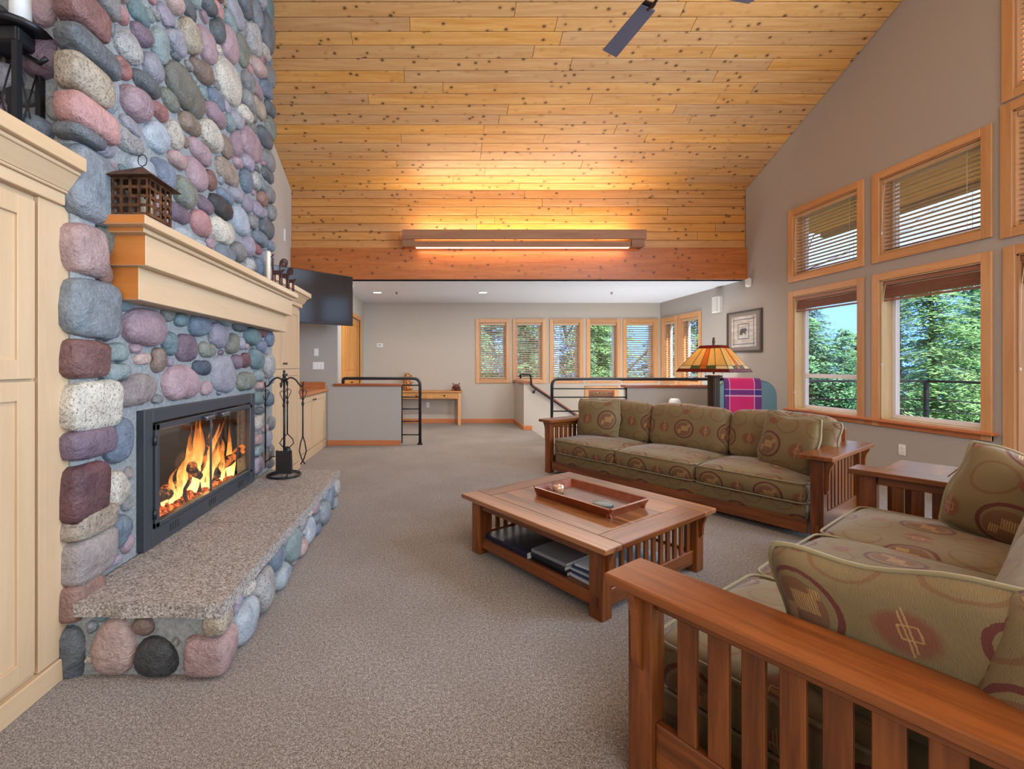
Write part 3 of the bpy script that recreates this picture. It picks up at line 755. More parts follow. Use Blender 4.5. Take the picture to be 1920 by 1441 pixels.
def fill_sites(sites, u0, u1, v0, v1, inside, rmin, rmax, tries, rs, kx=1.25, pal=None):
    n = 0
    for t in range(tries):
        r = rmax-(rmax-rmin)*(t/tries)**.6; u, v = rs.uniform(u0, u1), rs.uniform(v0, v1)
        if not inside(u, v): continue
        a, b = r*kx*rs.uniform(.85,1.2), r*rs.uniform(.8,1.05)
        if all(math.hypot((u-s[0])/(s[2]+a), (v-s[1])/(s[3]+b)) > .93 for s in sites):
            sites.append((u, v, a, b, rs.choice(pal or PK))); n += 1
    return n

XS, Y0, Y1 = -1.60, 1.97, 4.40             # stone backing plane, near and far ends
chim = thing('stone_fireplace', 'tall river stone fireplace and chimney on the left wall', 'fireplace', (0, 0, 0))
FB = (2.42, 3.84, .36, 1.075)               # firebox opening y0 y1 z0 z1
def ctop(y): return roof(y)-.01
mb = wall_mesh(XS-.15, XS, 'y', Y0, Y1, 0, ctop, [FB], (RIDGE,)); 
XQ = XL+.012
XP = XS-.15
mb.hexa([(XQ,Y0,0),(XP,Y0,0),(XP,Y0+.12,0),(XQ,Y0+.12,0),(XQ,Y0,ctop(Y0)),(XP,Y0,ctop(Y0)),(XP,Y0+.12,ctop(Y0)),(XQ,Y0+.12,ctop(Y0))])
mb.hexa([(XQ,Y1-.12,0),(XP,Y1-.12,0),(XP,Y1,0),(XQ,Y1,0),(XQ,Y1-.12,ctop(Y1)),(XP,Y1-.12,ctop(Y1)),(XP,Y1,ctop(Y1)),(XQ,Y1,ctop(Y1))])
mb.box(XS-.06, XS+.035, Y0-.035, Y0+.10, 0, 5.6, bev=.02)
mb.build('mortar', M['mortar'], chim)
mb = MB(); y0, y1, z0, z1 = FB
mb.box(XS-.62, XS-.60, y0, y1, z0, z1); mb.box(XS-.62, XS-.1, y0-.02, y0, z0, z1); mb.box(XS-.62, XS-.1, y1, y1+.02, z0, z1)
mb.box(XS-.62, XS-.1, y0, y1, z1, z1+.02); mb.box(XS-.62, XS-.1, y0, y1, z0-.02, z0); mb.build('firebox_lining', M['soot'], chim)

def px2(x, y, w, h, xf=-1.56):
    Z = -xf*830/(812-x); v = 1.35+(683-y)*Z/830
    return Z, v, max(.03, w*.5*Z*Z/(-xf*830)*.96), max(.022, h*.5*Z/830*.80)
L1 = '''440 150 230 240 greyblue;560 80 200 200 rose;650 370 230 300 lightgrey;740 100 190 240 teal;760 280 140 230 purple;910 380 130 380 tealgrey;850 550 160 240 lavgrey;980 170 170 230 lavender;1030 300 160 300 lavgrey;1150 320 160 330 tan;1280 380 140 300 mauve;1310 70 170 150 slate;1370 230 100 300 slate;1450 340 170 280 mauve;1570 400 100 330 greygreen;1660 330 110 320 lightgrey;1770 260 110 340 slate;1750 430 80 120 cream;1700 560 120 160 pink;1790 620 80 200 grey;610 560 140 190 red;800 690 230 170 slate;720 860 230 300 mauve;1120 760 320 400 olivegrey;1240 580 200 190 brown;1460 670 220 400 cream;1360 810 150 190 blue;1620 690 90 200 grey;1690 740 90 170 mauve;1760 720 90 190 blue;1610 830 110 160 grey;1700 870 130 180 tan;1800 900 90 160 slate;910 910 150 160 red;1000 820 140 190 greygreen;680 1040 180 170 lavgrey;1350 930 160 190 mauve;1150 1010 180 190 brown;1465 1010 70 150 tealgrey;1525 980 100 170 lavgrey;1585 930 110 150 cream;890 1120 200 280 lightblue;1030 1100 120 250 cream;1310 1100 190 260 cream;1440 1200 90 200 brown;1525 1180 80 260 mauve;1650 1180 180 300 mauve;1750 1130 110 150 slate;1800 1050 80 230 greygreen;650 1150 280 230 lightgrey;1230 1240 200 180 mauve;1125 1160 50 130 brown;470 730 200 420 lightblue;1520 120 120 240 lavgrey;1600 60 100 200 slate;1690 130 100 240 greyblue;1790 60 80 240 teal;1130 60 160 160 slate'''
L2 = '''500 260 190 100 mauve;940 350 190 290 blue;1050 220 180 140 pink;1210 340 170 290 mauve;1110 490 190 280 greygreen;1320 390 90 200 brownred;1460 330 220 200 tan;1600 380 90 220 blue;1670 380 90 180 lightgrey;1610 250 90 180 lavender;1790 230 100 180 grey;1785 350 150 100 slate;1735 430 90 120 tealgrey;1430 520 150 120 blue;1520 500 130 120 lavgrey;1400 600 230 170 darkslate;1275 585 140 150 purple;1060 650 180 170 purple;1235 730 150 240 rose;1410 800 190 220 cream;1560 720 120 250 lightblue;1610 580 100 160 lavender;1700 630 100 140 lavender;1650 720 80 150 grey;1790 500 80 150 grey;1770 780 140 160 slate;1710 860 140 130 bluegrey;1800 650 60 150 grey;1620 920 90 200 lavender;1690 940 80 100 red;1535 970 120 180 grey;1325 900 90 120 mauve;1110 830 160 110 lightblue;1250 910 80 90 lightblue;1430 990 170 160 bluegrey;1640 1080 110 120 lightgrey;1710 1090 90 170 blue;990 740 80 110 lavender;1800 920 60 100 bluegrey'''
L3 = '''830 250 100 100 teal;960 390 280 270 mauve;790 390 70 130 pink;1115 310 90 100 greygreen;1195 340 110 100 teal;1310 380 150 150 blue;1430 440 150 190 lavender;1120 500 90 200 teal;1225 520 150 200 purple;1360 530 120 110 greygreen;1510 490 90 150 olivegrey;1565 490 60 100 lavgrey;1635 450 90 130 teal;1560 380 90 80 slate;1710 420 60 80 darkred;1750 460 50 120 blue;1700 515 70 100 blue;1665 590 90 150 teal;1540 610 70 110 purple;1600 600 60 110 darkred;1740 640 60 180 lightgrey;760 550 210 150 tealgrey;770 680 230 150 tealgrey;960 590 140 90 pink;1050 600 90 190 brown;900 790 320 220 greypink;1195 745 270 240 mauve;1325 650 130 110 darkblue;1355 780 70 110 mauve;1465 690 150 280 lavgrey;1600 740 110 140 greygreen;1685 700 70 80 tealgrey;1690 762 110 50 pink;1690 840 70 100 tealgrey;1690 990 70 130 cream;1745 850 40 100 blue;1690 925 60 60 slate;1675 1110 50 80 pink;1680 1180 60 80 tealgrey;1680 1270 60 130 lavender;1722 1240 50 120 brown;1740 1100 40 150 lavgrey;795 1110 170 330 blue'''
L4 = '''450 220 180 270 cream;480 470 140 220 blue;385 140 60 90 brown;385 620 70 120 brown;470 640 100 80 lavender'''
sites = []
def parse(s, sx, ox, oy):
    for it in s.split(';'):
        a = it.split(); x, y, w, h = [float(k) for k in a[:4]]
        u, v, A, B = px2(ox+x*sx, oy+y*sx, w*sx, h*sx); sites.append((u, v, A, B, a[4]))
parse(L1, .2292, 100, 0); parse(L2, .2292, 100, 250); parse(L3, .2917, 0, 500); parse(L4, .3123, 80, 850)
def in_front(u, v):
    if u < 2.10 or u > Y1-.0 or v < .34 or v > 5.5: return False
    if 2.34 < u < 3.90 and v < 1.13: return False
    return True
# columns at the near end are wrapping corner stones, built below; keep the field clear of the widest
corner = [(262,405,.26,'greyblue'),(412,512,.15,'pink'),(515,633,.23,'greyblue'),(634,711,.16,'darkred'),(713,814,.24,'cream'),(806,866,.19,'purple'),(873,988,.15,'darkred'),
          (966,1018,.22,'tan'),(1012,1104,.21,'greypink'),(1092,1168,.10,'brownred'),(1170,1278,.12,'slate'),
          (236,262,.10,'slate'),(172,236,.19,'rose'),(100,170,.15,'tan'),(46,98,.20,'slate'),(-24,44,.13,'brownred'),(-92,-26,.2,'grey'),(-150,-94,.16,'lavgrey'),(-205,-152,.15,'mauve')]
cs = []
for (ya, yb, wd, col) in corner:
    za, zb = 1.35+(683-yb)/430, 1.35+(683-ya)/430
    cs.append((za, zb, wd, col))
blk = [(Y0-.06+wd/2, (za+zb)/2, wd/2, (zb-za)/2*.9, col) for za, zb, wd, col in cs]
sites = [s for s in sites if all(math.hypot((s[0]-b[0])/(s[2]*.6+b[2]), (s[1]-b[1])/(s[3]*.6+b[3])) > .8 for b in blk)]
def in_f2(u, v):
    if not in_front(max(u, 2.101), v): return False
    for za, zb, wd, col in cs:
        if za < v < zb and u < Y0-.07+wd: return False
    return u > Y0+.02
rs = random.Random(3)
fill_sites(sites, Y0+.04, Y1-.03, .36, 5.4, lambda u, v: in_f2(u, v) and v < 3.75+(u-2.0)*.72, .030, .11, 4000, rs)
stone_field(sites, lambda u, v, n: (XS+n, u, v), in_f2, chim)
# corner stones wrapping round the near edge
def corner_stone(za, zb, wd, col, parent, xo, yo, back=.17, out=.085, d_in=.05):
    """rounded block that shows on the front (+x) and on the near (-y) face"""
    cx, cy, cz = xo+out/2-back/2+.0, yo-out/2+ (wd)/2-.0, (za+zb)/2
    hx, hy, hz = (back+out)/2, (wd+out)/2*.98, (zb-za)/2*.99
    mb = MB(); n = 12; m = 8; e = .48
    sg = lambda t, p: math.copysign(abs(t)**p, t)
    lump = [srnd.uniform(0, 6) for _ in range(3)]
    ring = []
    for i in range(1, m):
        ph = -PI/2+PI*i/m
        for k in range(2*n):
            a = PI*k/n; q = 1+.035*math.sin(3*a+lump[0])+.035*math.sin(2*ph*2+a+lump[1])
            mb.v.append((hx*q*sg(math.cos(ph), e)*sg(math.cos(a), e), hy*q*sg(math.cos(ph), e)*sg(math.sin(a), e), hz*sg(math.sin(ph), .5)*(1+.04*math.sin(a+lump[2]))))
    mb.v.append((0,0,-hz)); mb.v.append((0,0,hz)); b, t = len(mb.v)-2, len(mb.v)-1; N2 = 2*n
    for i in range(m-2):
        for k in range(N2): mb.face([i*N2+k, i*N2+(k+1) % N2, (i+1)*N2+(k+1) % N2, (i+1)*N2+k], 0, True)
    for k in range(N2):
        mb.face([b, (k+1) % N2, k], 0, True); mb.face([(m-2)*N2+k, (m-2)*N2+(k+1) % N2, t], 0, True)
    mb.build('stone', SM[col], parent, (cx, cy, cz))
for za, zb, wd, col in cs: corner_stone(za, zb, wd, col, chim, XS, Y0, back=(.04 if za > 2.25 else .08), out=(.10 if za > 2.25 else .085))
# near side of the chimney above the cabinet
side = []
rs2 = random.Random(8)
in_side = lambda u, v: XL+.06 < u < XS-.03 and 2.2 < v < 3.4
for (x, y, w, h, col) in ((125,115,30,45,'brownred'),(112,150,40,26,'slate'),(90,195,30,50,'grey'),(118,60,30,60,'teal')):
    side.append(((x-812)*1.93/830, 1.35+(683-y)*1.93/830, w*.5*1.93/830, h*.45*1.93/830, col))
fill_sites(side, XL, XS-.03, 2.2, 3.4, in_side, .035, .09, 900, rs2)
stone_field(side, lambda u, v, n: (u, Y0-n, v), in_side, chim)

# past the limit of single stones: the ones above the frame and the smallest go into one part
st_all = [o for o in chim.children if o.name.startswith('stone')]
def shown(o):
    x, y, z = o.location; py = 683-830*(z-1.35)/y
    return (py > -20, o.dimensions.y*o.dimensions.z/y/y)
st_all.sort(key=shown); rest = st_all[:max(0, len(st_all)-296)]
mb = MB(); mats_ = []
for o in rest:
    m_ = o.data.materials[0]
    if m_ not in mats_: mats_.append(m_)
    b_ = len(mb.v); mi = mats_.index(m_)
    mb.v += [tuple(v.co+o.location) for v in o.data.vertices]
    for p in o.data.polygons: mb.face([b_+i for i in p.vertices], mi, True)
    bpy.data.objects.remove(o)
mb.build('stones_above', mats_, chim)['kind'] = 'stuff'

# hearth
hearth = thing('raised_hearth', 'raised stone hearth with granite slab top in front of the fireplace', 'hearth', (0,0,0))
HX, HY0, HY1, HT = -.945, 1.93, 4.28, .27
mb = MB(); mb.box(XS+.0, HX, HY0, HY1, 0, HT); mb.build('mortar', M['mortar'], hearth)
# slab pieces (three), broken edge outline, with fine joints
def slab(y0, y1, first):
    mb = MB(); n = 10; pts = []
    r_ = random.Random(int(y0*100))
    for i in range(n+1): pts.append((XS+.02, y1+(y0-y1)*i/n))
    if first: pts += [(XS+.02+(HX+.045-XS-.02)*i/8, y0+r_.uniform(-.01,.01)-.02*(i/8)) for i in range(1, 8)]
    for i in range(n+1): pts.append((HX+.045+r_.uniform(-.007,.007), y0+(y1-y0)*i/n))
    lo = [(x, y) for x, y in pts]
    mb.prism(pts, HT, HT+.06, 'z'); return mb
for i, (a, b) in enumerate(((1.895, 2.86), (2.866, 3.66), (3.666, 4.30))): slab(a, b, i == 0).build('slab', M['granite'], hearth)
hn = []
for it in '205.6 1221 80 112 pink;289 1240 80 74 darkslate;333 1172 86 54 tan;263 1179 40 34 brown;240 1150 76 14 purple;185 1158 30 34 teal'.split(';'):
    a = it.split(); x, y, w, h = [float(k) for k in a[:4]]; Z = 1.90
    hn.append(((x-812)*Z/830, 1.35+(683-y)*Z/830, w*.5*Z/830, h*.5*Z/830, a[4]))
inn = lambda u, v: -1.50 < u < HX-.16 and .0 < v < HT
rs3 = random.Random(4); fill_sites(hn, -1.5, HX-.1, .01, HT, inn, .02, .05, 400, rs3)
stone_field(hn, lambda u, v, n: (u, HY0-n, v), inn, hearth, gap=.006)
hf = []; inf = lambda u, v: HY0+.12 < u < HY1 and 0 < v < HT
pal2 = ['lightblue','bluegrey','lavender','lightgrey','tealgrey','cream','blue','pink','mauve','lightgrey','greyblue']
for (u, v, a, b, c) in ((2.17,.10,.11,.10,'lightblue'),(2.22,.225,.07,.035,'cream'),(2.42,.13,.10,.12,'lightgrey'),(2.40,.25,.08,.02,'purple'),(2.63,.20,.10,.07,'blue'),(2.70,.07,.12,.06,'lightblue'),(2.92,.15,.12,.11,'tealgrey'),(3.12,.06,.08,.05,'pink')): hf.append((u,v,a,b,c))
fill_sites(hf, HY0+.1, HY1, .01, HT, inf, .025, .11, 2500, rs3, pal=pal2)
stone_field(hf, lambda u, v, n: (HX+n, u, v), inf, hearth, gap=.006)
corner_stone(.0, .18, .13, 'pink', hearth, HX, HY0, back=.13, out=.06)
corner_stone(.175, .272, .09, 'tan', hearth, HX, HY0, back=.05, out=.045)

# firebox insert with doors
ins = thing('fireplace_insert', 'black steel fireplace front with two glass doors', 'fireplace door', (XS, 0, 0))
y0, y1, z0, z1 = 2.385, 3.865, .335, 1.10
def yb(x0, x1, ya, yb_, za, zb, bev=.004):
    b = MB(); b.box(x0, x1, ya, yb_, za, zb, bev=bev); return b
mb = yb(0, .045, y0, y0+.075, z0, z1); mb.box(0, .045, y1-.075, y1, z0, z1, bev=.004); mb.box(0, .045, y0+.075, y1-.075, z1-.075, z1, bev=.004); mb.box(0, .045, y0+.075, y1-.075, z0, z0+.095, bev=.004)
mb.build('surround', M['frame_black'], ins)
for k, yc in enumerate((2.66, 3.12, 3.58)):
    for q in range(4): yb(.043, .047, yc-.045+q*.026, yc-.034+q*.026, z0+.03, z0+.075, .001).build('vent_slot', M['soot'], ins)
ym = (y0+y1)/2
for a, b in ((y0+.085, ym-.003), (ym+.003, y1-.085)):
    zz0, zz1 = z0+.10, z1-.085
    f = yb(*((.01, .055, a, a+.035) if a < ym-.1 else (.026, .036, a, a+.008)), zz0, zz1); f.box(.026 if b < ym else .01, .036 if b < ym else .055, b-(.008 if b < ym else .035), b, zz0, zz1, bev=.004); f.box(.01, .055, a, b, zz1-.035, zz1, bev=.004); f.box(.01, .055, a, b, zz0, zz0+.03, bev=.004)
    d = f.build('glass_door', M['frame_black'], ins)
    yb(.028, .033, a+.01, b-.01, zz0+.02, zz1-.02, 0).build('pane', M['fireglass'], d)
    hy = b-.17 if b < ym+.01 else a+.05
    g = MB()
    for q in range(9): g.tube([(.055, hy+q*.014, zz1-.012), (.085, hy+q*.014, zz1-.016), (.09, hy+q*.014, zz1-.04)], .004, 5)
    g.tube([(.088, hy-.005, zz1-.022), (.088, hy+.118, zz1-.022)], .006, 6)
    g.build('spring_handle', plain('steel_coil', (.22,.24,.27), .35, metal=.9) if 'coil' not in M else M['coil'], d)
for zz in (.49, .90):
    b = MB(); b.tube([(.052, y0+.078, zz), (.052, y0+.078, zz+.05)], .011, 8); b.build('hinge', M['black'], ins)

# logs, embers and flames
def mat_log():
    n = N('charred_log'); co = n.coord(); a = n.noise(co, 28, 4, .7); g = n.ramp(n.noise(co, 14, 3, .6), [(.52,(0,0,0)),(.62,(1,1,1))])
    return n.bsdf(n.ramp(a, [(.35,(.012,.009,.007)),(.7,(.10,.055,.03))]), .85, bump=a, bstr=.8, bdist=.01, emit=(1,.22,.03), estr=n.m('MULTIPLY', g, .9))
ML = mat_log()
def log(loc, L, r, rot, lab):
    o = MB(); seg = 10; pts = [(-L/2+L*i/seg, .012*math.sin(i*1.7), .010*math.cos(i*1.1)) for i in range(seg+1)]
    o.tube(pts, [r*(.92+.1*math.sin(i*2.3)) for i in range(seg+1)], 12)
    ob = tag(o.build('firewood_log', ML), lab, 'log', 'burning logs'); ob.location = loc; ob.rotation_euler = rot; return ob
log((XS-.22, 3.22, .475), .95, .05, (0, .06, PI/2+.12), 'long charred log lying on the ember bed at the back')
log((XS-.10, 3.58, .53), .50, .045, (0, -.45, PI/2-.35), 'short charred log leaning up to the right in the fire')
log((XS-.12, 3.25, .51), .52, .035, (0, .55, PI/2+.30), 'thin split log leaning left among the flames')
log((XS-.08, 3.20, .56), .55, .016, (0, -1.1, PI/2), 'steep kindling stick standing in the tallest flames')
log((XS-.08, 3.02, .50), .42, .014, (0, -.95, PI/2+.2), 'short kindling stick at the left of the fire')
n = N('embers'); co = n.pos(); a = n.noise(co, 38, 3, .7); b = n.ramp(a, [(.42,(.02,.004,.001)),(.55,(.75,.09,.01)),(.68,(1,.42,.08))])
ME = n.bsdf((.02,.012,.01), .9, emit=b, estr=1.3, bump=a, bstr=.8, bdist=.02)
er = random.Random(2); mb = MB()
for k in range(230):
    t = er.random(); y = 2.66+1.10*t; x = XS-.05-.30*er.random(); r = er.uniform(.018,.042)
    mb.sphere((x, y, .375+.06*math.sin(PI*t)*er.random()+.01), (r*er.uniform(.8,1.3), r*er.uniform(.8,1.4), r*.8), 6, 5)
tag(mb.build('ember_bed', ME), 'glowing orange embers heaped under the burning logs', 'embers', kind='stuff')
def mat_flame():
    n = N('flame'); co = n.coord('UV'); s = n.sep(co); h = s[1]; nz = n.noise(n.map(n.pos(), (26, 26, 7)), 1, 3, .6, .6)
    f = n.m('ADD', h, n.m('MULTIPLY', n.m('SUBTRACT', nz, .5), .9))
    col = n.ramp(f, [(.0,(1,.62,.22)),(.35,(1,.55,.14)),(.65,(1,.30,.04)),(.95,(.85,.12,.01))])
    e = n.new('ShaderNodeEmission'); n.l.new(col, e.inputs[0]); n.put(e.inputs[1], n.ramp(f, [(.1,(2.8,)*3),(.5,(1.6,)*3),(.95,(.7,)*3)]))
    t = n.new('ShaderNodeBsdfTransparent'); mx = n.new('ShaderNodeMixShader')
    n.put(mx.inputs[0], n.ramp(f, [(.25,(.80,)*3),(.72,(.35,)*3),(.98,(0,)*3)])); n.l.new(t.outputs[0], mx.inputs[1]); n.l.new(e.outputs[0], mx.inputs[2])
    n.l.new(mx.outputs[0], n.out.inputs[0]); return n.mat
MF = mat_flame()
fire = thing('fire', 'bright orange and yellow fire burning behind the glass doors', 'fire', (XS-.13, 3.33, .40))
fr = random.Random(21)
def flame(x, y, z, h, r, lean, k):
    mb = MB(); seg = 10; nn = 14; rings = []
    for i in range(nn+1):
        t = i/nn; rad = r*(math.sin(PI*min(1, t*.9+.12))**.8)*(1-t*.75)*(1 if t < 1 else 0)+.0008
        ox = .02*math.sin(t*7+k)*t; oy = lean*t*t*h + .035*math.sin(t*6.5+k*1.7)*t
        ring = []
        for q in range(seg):
            a = 2*PI*q/seg; ring.append(len(mb.v)); mb.v.append((x+ox+rad*.7*math.cos(a), y+oy+rad*math.sin(a), z+h*t))
        rings.append(ring)
    for i in range(nn):
        for q in range(seg):
            q2 = (q+1) % seg; mb.face([rings[i][q], rings[i][q2], rings[i+1][q2], rings[i+1][q]], 0, True, [(q/seg, i/nn), ((q+1)/seg, i/nn), ((q+1)/seg, (i+1)/nn), (q/seg, (i+1)/nn)])
    mb.build('flame', MF, fire)
for (dy, h, r, ln) in ((-.46,.12,.025,.2),(-.21,.52,.05,.12),(-.10,.57,.045,.05),(.10,.54,.03,.65),(.02,.55,.04,.30),(-.38,.26,.03,.4),(.35,.44,.04,.05),(.22,.42,.035,-.15),(.45,.34,.03,.1),(.15,.36,.05,.3),(-.42,.15,.03,.2),(-.36,.20,.035,.3),(-.30,.24,.04,.35),(-.24,.34,.05,.25),(-.19,.50,.06,.05),(-.12,.56,.06,.0),(-.07,.46,.055,.12),(-.02,.52,.05,.1),(.03,.42,.05,.35),(.06,.50,.035,.55),(.12,.28,.045,.2),
        (.20,.26,.045,.1),(.26,.34,.05,.0),(.31,.30,.045,-.1),(.38,.36,.05,-.1),(.43,.24,.04,.1),(.48,.16,.03,.0),(-.15,.40,.045,.4),(-.05,.34,.05,-.3),(.0,.30,.045,.5)):
    flame(fr.uniform(-.05,.04), dy*.95, fr.uniform(.0,.04), h, r, ln, fr.uniform(0,6))
light('firelight', 'POINT', (XS-.15, 3.25, .62), (0,0,0), 9, (1,.42,.12), .12)

# mantel
mt = thing('mantel_shelf', 'pale maple mantel shelf with stepped moulding on the fireplace', 'mantel', (0,0,0))
def mbox(nm, x1, ya, za, zb, endx=True):
    b = MB(); b.box(XS+.0, x1, ya, 4.42, za, zb, bev=.003)
    for i, f in enumerate(b.f):
        c = sum((Vector(b.v[k]) for k in f), Vector())/len(f)
        P = [Vector(b.v[k]) for k in f]; nn = (P[1]-P[0]).cross(P[2]-P[1])
        if nn.length > 0 and nn.normalized().y < -.8: b.m[i] = 1
    b.build(nm, [M['maple_y'], M['maple_end']], mt)
mbox('lower_board', -1.462, 2.20, 1.672, 1.835); mbox('upper_board', -1.405, 2.165, 1.835, 1.985); mbox('cove_moulding', -1.385, 2.12, 1.985, 2.008); mbox('shelf_board', -1.345, 2.068, 2.008, 2.052)

# ------------------------------------------------------------------ cabinets
def shaker(parent, x, ya, yb_, za, zb, knob=None, nm='door', mat='maple'):
    """door leaf on plane x facing +x"""
    b = MB(); s = .075
    b.box(x+.001, x+.008, ya, yb_, za, zb); 
    b.box(x, x+.02, ya, ya+s, za, zb, bev=.002); b.box(x, x+.02, yb_-s, yb_, za, zb, bev=.002)
    b.box(x, x+.02, ya+s, yb_-s, za, za+s, bev=.002); b.box(x, x+.02, ya+s, yb_-s, zb-s, zb, bev=.002)
    d = b.build(nm, M[mat], parent)
    if knob:
        k = MB(); k.box(x+.02, x+.032, knob[0]-.005, knob[0]+.005, knob[1]-.005, knob[1]+.005); k.box(x+.032, x+.044, knob[0]-.013, knob[0]+.013, knob[1]-.013, knob[1]+.013, bev=.003); k.build('knob', M['bronze'], d)
    return d
def crown(parent, x, ya, yb_, z, end=1):
    for i, (o, a, b) in enumerate(((.018, 0, .05), (.030, .05, .062), (.065, .062, .125), (.085, .125, .142), (.110, .142, .20))):
        if i == 2:
            mb = MB(); mb.prism([(x, z+a), (x+.032, z+a), (x+.075, z+b), (x, z+b)], ya-(.03 if end < 0 else 0), yb_+(.05 if end > 0 else 0), 'y')
        else:
            mb = MB(); mb.box(x-.02, x+o, ya-(o if end < 0 else 0), yb_+(o if end > 0 else 0), z+a, z+b, bev=.003)
        mb.build('crown_moulding', M['maple_y'], parent)
# near left cabinet
XC = -1.615
cab = thing('tall_cabinet', 'tall pale maple cabinet at the left edge next to the fireplace', 'cabinet', (0,0,0))
mb = MB(); mb.box(XL+.02, XC, .60, 1.955, 0, 2.04); mb.build('carcass', M['maple'], cab)
shaker(cab, XC, 1.27, 1.775, 1.293, 2.005); shaker(cab, XC, .76, 1.262, 1.293, 2.005); shaker(cab, XC, 1.27, 1.775, .12, 1.283); shaker(cab, XC, .76, 1.262, .12, 1.283)
mb = MB(); mb.box(XC, XC+.02, 1.79, 1.94, .10, 2.03, bev=.002); mb.build('filler_strip', M['maple'], cab)
mb = MB(); mb.box(XC, XC+.03, .60, 1.90, 0, .095, bev=.004); mb.build('plinth', M['maple_y'], cab)
crown(cab, XC+.02, .60, 1.90, 2.03, 0)
mb = MB(); mb.box(XL+.02, XC+.02, .60, 1.90, 2.215, 2.229); mb.build('top_panel', M['maple_y'], cab)
# far tall cabinet
XD = -1.76
cab = thing('tall_cabinet', 'tall maple cabinet beyond the fireplace beneath the television', 'cabinet', (0,0,0))
mb = MB(); mb.box(XL+.02, XD, 4.42, 5.80, 0, 2.09); mb.build('carcass', M['maple'], cab)
ym = 5.175
shaker(cab, XD, 4.58, ym-.003, 1.30, 2.05, (ym-.04, 1.36)); shaker(cab, XD, ym+.003, 5.77, 1.30, 2.05, (ym+.04, 1.36))
shaker(cab, XD, 4.58, ym-.003, .10, 1.29, (ym-.04, 1.23)); shaker(cab, XD, ym+.003, 5.77, .10, 1.29, (ym+.04, 1.23))
mb = MB(); mb.box(XD, XD+.025, 4.42, 5.80, 0, .09, bev=.004); mb.build('plinth', M['maple_y'], cab)
crown(cab, XD+.02, 4.50, 5.82, 2.09, 1)
# low cabinet
XE = -1.80
cab = thing('low_cabinet', 'low maple base cabinet between the tall cabinet and the half wall', 'cabinet', (0,0,0))
mb = MB(); mb.box(XL+.02, XE, 5.82, 7.38, 0, .91); mb.build('carcass', M['maple'], cab)
mb = MB(); mb.box(XE, XE+.022, 5.82, 7.38, .0, .12, bev=.002); mb.build('plinth', M['maple_y'], cab)
shaker(cab, XE, 5.84, 6.60, .13, .89, (6.55, .83)); shaker(cab, XE, 6.61, 7.36, .13, .89, (6.66, .83))
ct = MB(); ct.box(XL+.01, XE+.05, 5.80, 7.39, .91, .955, bev=.005); ct.box(XL+.01, XL+.0+.57, 7.37, 7.40, .955, 1.06, bev=.003)
tag(ct.build('countertop', M['counter']), 'orange fir countertop with a short backsplash on the low cabinet', 'countertop')

# ------------------------------------------------------------------ television
tv = thing('television', 'large wall-mounted flat television angled out above the low cabinet', 'television', (-1.265, 7.0, 1.957))
tv.rotation_euler = (0, 0, math.atan2(-.80, -.865)+PI)   # local +x runs from left edge to right edge
mb = MB(); mb.box(-1.37, 0, 0, .045, 0, .775, bev=.006); mb.build('housing', M['black'], tv)
mb = MB(); mb.box(-1.355, -.015, -.003, .0, .02, .762); mb.build('screen', M['screen'], tv)
mb = MB(); mb.box(-.85, -.45, .045, .08, .22, .55, bev=.004); mb.tube([(-.65,.07,.4),(-.93,.20,.4),(-1.02,.40,.4)], .025, 8); mb.tube([(-1.02,.42,.25),(-1.02,.42,.55)], .03, 8); mb.build('wall_arm', M['black'], tv)

# ------------------------------------------------------------------ uplight on the beam wall
up = thing('valance_uplight', 'long rough-sawn cedar box light fixed to the pine beam wall', 'wall light', (0, YW, 0))
ML2 = wood('cedar_valance', srgb(164, 112, 76), srgb(130, 84, 54), 'x', .6, knots=True)
yv = -.24
mb = MB(); mb.prism([(-.50, 3.53), (3.45, 3.53), (3.45, 3.38), (-.50, 3.38)], yv-.02, yv+.02, 'y'); mb.build('upper_board', ML2, up)
mb = MB(); mb.prism([(-.48, 3.352), (3.42, 3.352), (3.42, 3.262), (-.48, 3.262)], yv+.03, yv+.07, 'y'); mb.build('lower_board', ML2, up)
for a, b in ((-.50, -.30), (3.22, 3.43)):
    mb = MB(); mb.box(a, b, yv, yv+.03, 3.26, 3.39, bev=.003); mb.box(a if a < 0 else b-.03, a+.03 if a < 0 else b, yv+.02, 0-.05, 3.26, 3.52, bev=.003); mb.build('end_block', ML2, up)
mb = MB(); mb.box(-.28, 3.20, yv+.05, yv+.10, 3.252, 3.262); mb.build('diffuser_strip', M['tube'], up)
for a in (-.28, 1.48):
    mb = MB(); mb.tube([(a, -.12, 3.46), (a+1.68, -.12, 3.46)], .016, 10); mb.build('lamp_tube', M['tube'], up)
light('valance_glow', 'AREA', (1.47, YW-.14, 3.42), (PI, 0, 0), 54, (1.0, .83, .58), 3.5, .12)
light('valance_glow_down', 'AREA', (1.47, YW-.13, 3.245), (0, 0, 0), 7, (1.0, .72, .42), 3.4, .05)

